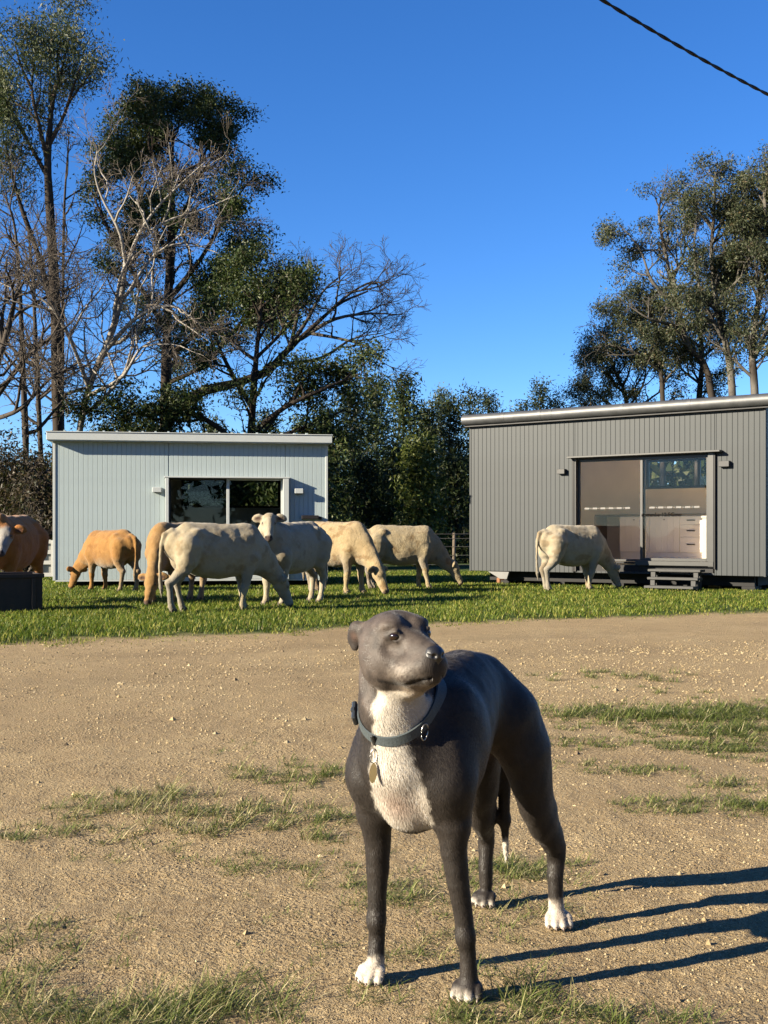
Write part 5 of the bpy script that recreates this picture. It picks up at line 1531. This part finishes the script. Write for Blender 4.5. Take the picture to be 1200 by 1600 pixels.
    def cpt(i, h=0, off=.006):
        r = np.interp(i % n, np.arange(n + 1), np.append((ra + rb) / 2, (ra[0] + rb[0]) / 2))
        a = i * 2 * np.pi / n
        d = math.cos(a) * a1 + math.sin(a) * a2
        tg = -math.sin(a) * a1 + math.cos(a) * a2
        return C + up * h + d * (r + off), d, tg
    blk = NT('buckle_plastic').pbr((.02, .023, .026), .28)
    met = NT('collar_metal').pbr((.3, .29, .27), .3, 1.0)
    brs = NT('collar_tag_metal').pbr((.62, .52, .30), .3, 1.0)
    def oriented_box(i, half_t, half_h, thick, name, m, par, off=.006, dent=False):
        p, d, tg = cpt(i, 0, off)
        mb = MB(); mb.box(-half_t, half_t, -half_h, half_h, 0, thick, .003)
        if dent: mb.box(-half_t * .25, half_t * .25, -half_h * 1.12, half_h * 1.12, thick * .2, thick * 1.15, .002)
        R = np.array([tg, up, d]); mb.v = [tuple(p + np.array(v) @ R) for v in mb.v]
        return mb.build(name, m, par)
    # find the angle that faces forward and the dog's right side
    cand = np.array([cpt(i)[1] @ np.array([1.0, -.05, -.3]) for i in range(n)])
    fr = int(np.argmax(cand))
    cand = np.array([cpt(i)[1] @ np.array([.45, -.9, 0]) for i in range(n)])
    rt = int(np.argmax(cand))
    oriented_box(rt, .026, .0145, .011, 'buckle', blk, collar, .004, True)
    p, d, tg = cpt(fr)
    # keeper loop, ring and tag at the front
    oriented_box(fr, .005, .017, .006, 'keeper', blk, collar, .004)
    lo = p - up * .020 + d * .004
    down = np.array([.0, 0, -1.0])
    ringc = lo + down * .016 + d * .004
    side = np.cross(down, d); side /= np.linalg.norm(side)
    an = np.arange(17) * 2 * np.pi / 16
    sdir = side * .75 + d * .66
    mb = MB(); mb.tube([ringc + down * .015 * math.cos(a) + sdir * .009 * math.sin(a) for a in an], .0014, 6, False)
    mb.build('ring', met, collar, True)
    tp = ringc + down * .036 + d * .002
    mb = MB()
    prof = [(.0095 * math.sin(a), .022 * -math.cos(a)) for a in np.arange(14) * 2 * np.pi / 14]
    fr_ = [tp + sdir * x + down * y for x, y in prof]; bk_ = [q + np.cross(sdir, down) * .0018 for q in fr_]
    mb.add(fr_ + bk_, [tuple(range(14)), tuple(range(14, 28))[::-1]] + [(i, (i + 1) % 14, 14 + (i + 1) % 14, 14 + i) for i in range(14)])
    mb.build('name_tag', brs, collar)
    # second ring on the far side
    q, d2, t2 = cpt(int(np.argmax([cpt(i)[1] @ np.array([.55, .83, 0]) for i in range(n)])))
    cc2 = q + d2 * .004 + up * -.006 + down * .004
    mb = MB(); mb.tube([cc2 + down * .017 * math.cos(a) + t2 * .010 * math.sin(a) for a in an], .0018, 6, False)
    mb.build('lead_ring', met, collar, True)
    return root
# ------------------------------------------------------------------ cattle
def cow_coat(name, curl):
    t = NT(name)
    c = t.attr('Col')
    n1 = t.noise(7, 5, .65); n2 = t.noise(34, 4, .6, dist=1.2); n3 = t.noise(120, 3, .6)
    cc = t.mix(t.ramp(n1, [(.45, 0.0), (.75, .7)]), c, t.mix(1.0, c, (.72, .62, .48), 'MULTIPLY'))
    cc = t.mix(t.ramp(n2, [(.45, 0.0), (.8, .35)]), cc, t.mix(1.0, c, (1.18, 1.14, 1.05), 'MULTIPLY'))
    h = t.math('ADD', t.math('MULTIPLY', n2, curl), t.math('MULTIPLY', n3, .25))
    return t.pbr(cc, .85, 0, t.bump(h, .8, .022), spec=.12, Sheen_Weight=.15, Sheen_Roughness=.5)

def build_cow(label, pos, heading, scale, coat, base, leg, head='graze', neck_y=0.0, head_dir=None, feet=(0, 0, 0, 0), face=None, fat=1.0, hump=0.0, seed=0, poll=None, dirt=.4, tail_dx=0.0):
    rng = np.random.default_rng(100 + seed)
    root = empty('cow', (pos[0], pos[1], float(ground_z(pos[0], pos[1]))), RAD(heading))
    root.scale = (scale,) * 3
    tag(root, label, 'cow', 'cattle grazing on the lawn')
    f = Field((-1.1, -.55, -.02), (1.55, .55, 1.62), .0195)
    sq = ((0, 1, 0), .74 * fat)
    f.chain([((.40, 0, .865), .285), ((.22, 0, .845), .325), ((-.02, 0, .835), .345), ((-.28, 0, .875), .318), ((-.50, 0, .93), .262), ((-.66, 0, .93), .20)], .06, sq, ki=.10)
    f.chain([((.42, 0, 1.10), .085), ((.10, 0, 1.115), .06), ((-.25, 0, 1.125), .06), ((-.52, 0, 1.135), .075)], .12, ki=.05)
    f.ell((.40, 0, 1.10 + hump), (.16, .09, .11), .12)
    f.ell((.48, 0, .66), (.17, .12, .15), .10)
    f.ell((-.20, 0, .60), (.26, .16, .10), .12)
    for s in (-1, 1):
        f.ell((-.44, s * .190, 1.095), (.085, .055, .065), .07)
        f.ell((-.73, s * .07, 1.02), (.07, .045, .07), .06)
        f.ell((.36, s * .165, .86), (.16, .085, .24), .10)
    for i, (fx, s) in enumerate(((.36, 1), (.36, -1), (-.66, 1), (-.66, -1))):
        dx = feet[i]
        if i < 2:
            f.chain([((fx + .04, s * .17, .74), .125), ((fx - .01, s * .155, .58), .092), ((fx + .01 + dx * .5, s * .145, .36), .060), ((fx + .0 + dx * .55, s * .143, .32), .058), ((fx + dx * .95, s * .14, .14), .038), ((fx + dx, s * .14, .09), .046), ((fx + .03 + dx, s * .14, .03), .050)], .05, ki=.012)
        else:
            f.chain([((fx + .10, s * .14, .90), .20), ((fx + .10 + dx * .2, s * .16, .72), .155), ((fx + .10 + dx * .4, s * .158, .60), .105), ((fx + .01 + dx * .75, s * .148, .46), .066), ((fx - .045 + dx * .85, s * .145, .405), .060), ((fx - .03 + dx * .9, s * .143, .33), .046), ((fx + dx, s * .14, .15), .039), ((fx + .015 + dx, s * .14, .09), .046), ((fx + .045 + dx, s * .14, .03), .050)], .06, ki=.012)
    # tail
    f.chain([((-.74, 0, 1.13), .045), ((-.855, .0, 1.08), .036), ((-.895, .01, .92), .027), ((-.90 + tail_dx * .5, .02, .65), .022), ((-.88 + tail_dx, .03, .45), .026), ((-.87 + tail_dx, .03, .34), .034), ((-.86 + tail_dx, .03, .20), .012)], .03, ki=.012)
    # neck and head
    if head == 'graze':
        P = np.array(poll if poll is not None else (.97, neck_y, .375))
        hd = head_dir if head_dir is not None else (.50, neck_y * .3, -.86)
        f.chain([((.40, 0, .90), .25), ((.56, neck_y * .2, .82), .205), ((.73, neck_y * .55, .66), .152), ((.88, neck_y * .85, .49), .115), (tuple(P), .10)], .08, ((0, 1, 0), .74), ki=.06)
        f.cap((.50, 0, .68), (.80, neck_y * .7, .48), .09, .05, .09, squash=((0, 1, 0), .6))
    else:
        P = np.array(poll if poll is not None else (.76, neck_y, 1.20))
        hd = head_dir if head_dir is not None else (.8, 0, -.6)
        f.chain([((.40, 0, .92), .25), ((.52, neck_y * .25, 1.0), .195), ((.64, neck_y * .65, 1.09), .145), (tuple(P + np.array([-.02, 0, -.02])), .105)], .08, ((0, 1, 0), .76), ki=.06)
        f.cap((.52, 0, .70), (.68, neck_y * .7, .98), .10, .07, .09, squash=((0, 1, 0), .6))
    A = frame_of(hd, (0, 0, 1)) if head != 'graze' else frame_of(hd, (1, 0, .2))
    f.frame(P, A)
    f.ell((.02, 0, .0), (.115, .098, .095), .04)
    f.ell((-.05, 0, .045), (.06, .075, .05), .05)
    f.chain([((.06, 0, -.005), .090), ((.20, 0, -.018), .070), ((.32, 0, -.02), .058)], .04, ((0, 1, 0), .92), ki=.03)
    f.ell((.345, 0, -.026), (.050, .066, .055), .03)
    f.chain([((.02, 0, -.08), .060), ((.16, 0, -.075), .046), ((.30, 0, -.06), .036)], .04, ki=.02)
    for s in (-1, 1):
        f.ell((.065, s * .066, .030), (.05, .030, .032), .03)
        w = np.array([.75, 0, .66])
        f.chain([((-.045, s * .085, .020), .032), ((-.055, s * .150, .012), .058), ((-.060, s * .205, -.006), .046), ((-.058, s * .250, -.022), .014)], .018, (w, .42), ki=.02)
        f.ell((-.018, s * .165, .035), (.030, .055, .034), .012, sub=True)
    f.frame()
    V, F = f.mesh(2)
    V = V + normals_of(V, F) * (.006 * vnoise(V[:, 0] * 9, V[:, 1] * 9, V[:, 2] * 9, seed) + .004 * vnoise(V[:, 0] * 24, V[:, 1] * 24, V[:, 2] * 24, seed + 1))[:, None]
    base = np.array(base); leg = np.array(leg)
    x, y, z = V.T; H = (V - P) @ A.T
    n1 = vnoise(x * 8, y * 8, z * 8, seed + 7); n2 = vnoise(x * 14, y * 14, z * 14, seed + 8)
    col = np.repeat(base[None], len(V), 0)
    k = sstep(.75, .35, z + .08 * n1) * (H[:, 0] < -.3)
    col = col + (leg - col) * k[:, None]
    n3 = vnoise(x * 31, y * 31, z * 31, seed + 9)
    d = np.clip(sstep(.28, .75, n1 + .45 * n2 + .3 * n3 + .25 * sstep(-.3, -.8, x) + .15 * sstep(1.0, 1.25, z)) * dirt * 1.7, 0, .85)                         # mud and dung stains
    col = col * (1 - d[:, None]) + col * np.array([.50, .38, .25]) * d[:, None]
    tl = sstep(.46, .38, z) * (x < -.80)
    col = col + (leg * .8 - col) * tl[:, None]
    if face is not None:
        m = sstep(-.06, .02, H[:, 0] + .03 * n2) * (np.abs(H[:, 1]) < .088 + .02 * n2) * (H[:, 2] > -.2) * (np.linalg.norm(H, axis=1) < .52)
        col = col + (np.array(face) - col) * m[:, None]
    ins = np.linalg.norm(H, axis=1) < .55
    mz = sstep(.335, .365, H[:, 0]) * ins * (np.abs(H[:, 1]) < .1)
    col = col + (np.array([.10, .06, .055]) - col) * (mz * .9)[:, None]
    for s in (-1, 1):
        q = np.hypot(np.hypot(H[:, 0] - .352, H[:, 1] - s * .034), H[:, 2] - .012)
        col = col * (1 - (q < .024)[:, None] * .8)
        er = np.exp(-(((H[:, 1] - s * .165) / .050) ** 2 + ((H[:, 0] + .035) / .024) ** 2 + ((H[:, 2] - .02) / .03) ** 2))
        col = col + (np.array([.11, .055, .045]) - col) * np.clip(er * 1.5, 0, .92)[:, None]
        ey = np.exp(-(((H[:, 0] - .085) / .03) ** 2 + ((H[:, 1] - s * .095) / .03) ** 2 + ((H[:, 2] - .03) / .022) ** 2))
        col = col + (np.array([.12, .085, .07]) - col) * np.clip(ey * .9, 0, .8)[:, None]
    link_mesh('body', np_mesh('body', V, F, True, np.clip(col, 0, 1)), coat, root)
    for s in (-1, 1):
        g = Field((.05, s * .09 - .035, .0), (.12, s * .09 + .035, .07), .006); g.ell((.082, s * .081, .033), (.021, .019, .019), .005)
        v, q = g.mesh(1); link_mesh('eye', np_mesh('eye', P + v @ A, q, True), M_COWEYE, root)
    for i, (fx, s) in enumerate(((.36, 1), (.36, -1), (-.645, 1), (-.645, -1))):
        cx = fx + .035 + feet[i]; mb = MB()
        for t in (-1, 1):
            yy = s * .14 + t * .026
            mb.add([(cx - .05, yy - .022, 0), (cx + .055, yy - .018, 0), (cx + .055, yy + .018, 0), (cx - .05, yy + .022, 0), (cx - .045, yy - .02, .05), (cx + .03, yy - .016, .055), (cx + .03, yy + .016, .055), (cx - .045, yy + .02, .05)],
                   [(0, 3, 2, 1), (4, 5, 6, 7), (0, 1, 5, 4), (1, 2, 6, 5), (2, 3, 7, 6), (3, 0, 4, 7)])
        mb.build('hoof', M_HOOF, root)
    return root

def build_cows():
    global M_COWEYE, M_HOOF
    M_COWEYE = NT('cow_eye').pbr((.008, .006, .005), .08, spec=.7)
    M_HOOF = painted('hoof', (.10, .075, .055), .6)
    sm = cow_coat('cow_coat_smooth', .45); cu = cow_coat('cow_coat_curly', 1.6)
    white = (.55, .465, .31); cream = (.55, .415, .225); tan = (.43, .25, .09); gold = (.43, .22, .06); brown = (.56, .225, .05)
    build_cow('large white cow grazing with its head down, nearest the track', (-2.20, 15.55), 32, .945, sm, white, (.42, .38, .30), neck_y=.03, feet=(.05, -.10, .10, -.16), seed=1, dirt=.24, tail_dx=-.02)
    build_cow('white cow with raised head and brown ears looking at the camera', (-1.40, 17.22), 237, .985, sm, (.54, .47, .34), (.42, .38, .30), head='up', neck_y=.10, poll=(.66, .12, 1.245), head_dir=(.63, .46, -.72), feet=(0, .05, .06, -.08), seed=2, dirt=.25)
    build_cow('cream curly coated cow turned towards the camera with its head down', (-.81, 20.43), -40, 1.02, cu, cream, (.40, .33, .23), neck_y=-.05, feet=(.06, -.06, .0, .12), seed=3, fat=1.05)
    build_cow('cream cow grazing farthest right of the herd in the gap between cabins', (.38, 22.35), 9, .985, cu, (.54, .435, .26), (.42, .36, .28), neck_y=.0, feet=(-.04, .10, .05, -.05), seed=4, poll=(1.0, 0, .42))
    build_cow('white cow grazing alone in front of the grey cabin', (3.60, 21.75), 30, .985, sm, (.55, .47, .33), (.42, .38, .30), neck_y=.02, feet=(.08, -.12, .05, -.10), seed=5, dirt=.3)
    build_cow('golden calf grazing in front of the blank wall of the pale cabin', (-5.06, 21.2), 140, .90, sm, gold, (.40, .30, .18), neck_y=.12, feet=(.04, -.05, .08, -.06), seed=6, dirt=.2)
    build_cow('tan cow half hidden behind the large white cow', (-3.20, 17.75), 250, .99, sm, tan, (.40, .29, .17), neck_y=.16, feet=(.0, .10, .12, -.05), seed=7, dirt=.2)
    build_cow('brown cow with a white face standing behind the dark trough', (-5.58, 17.2), 266, 1.07, sm, brown, (.50, .22, .07), head='up', neck_y=.18, poll=(.72, .24, .985), head_dir=(.70, .02, -.72), face=(.45, .42, .38), seed=8, dirt=.2, fat=1.12)
build_ground()
build_cabins()
build_trees()
build_fence()
build_power_line()
build_trough()
build_white_crate()
build_cows()
build_dog()
build_pebbles()
build_lawn()
build_tufts()
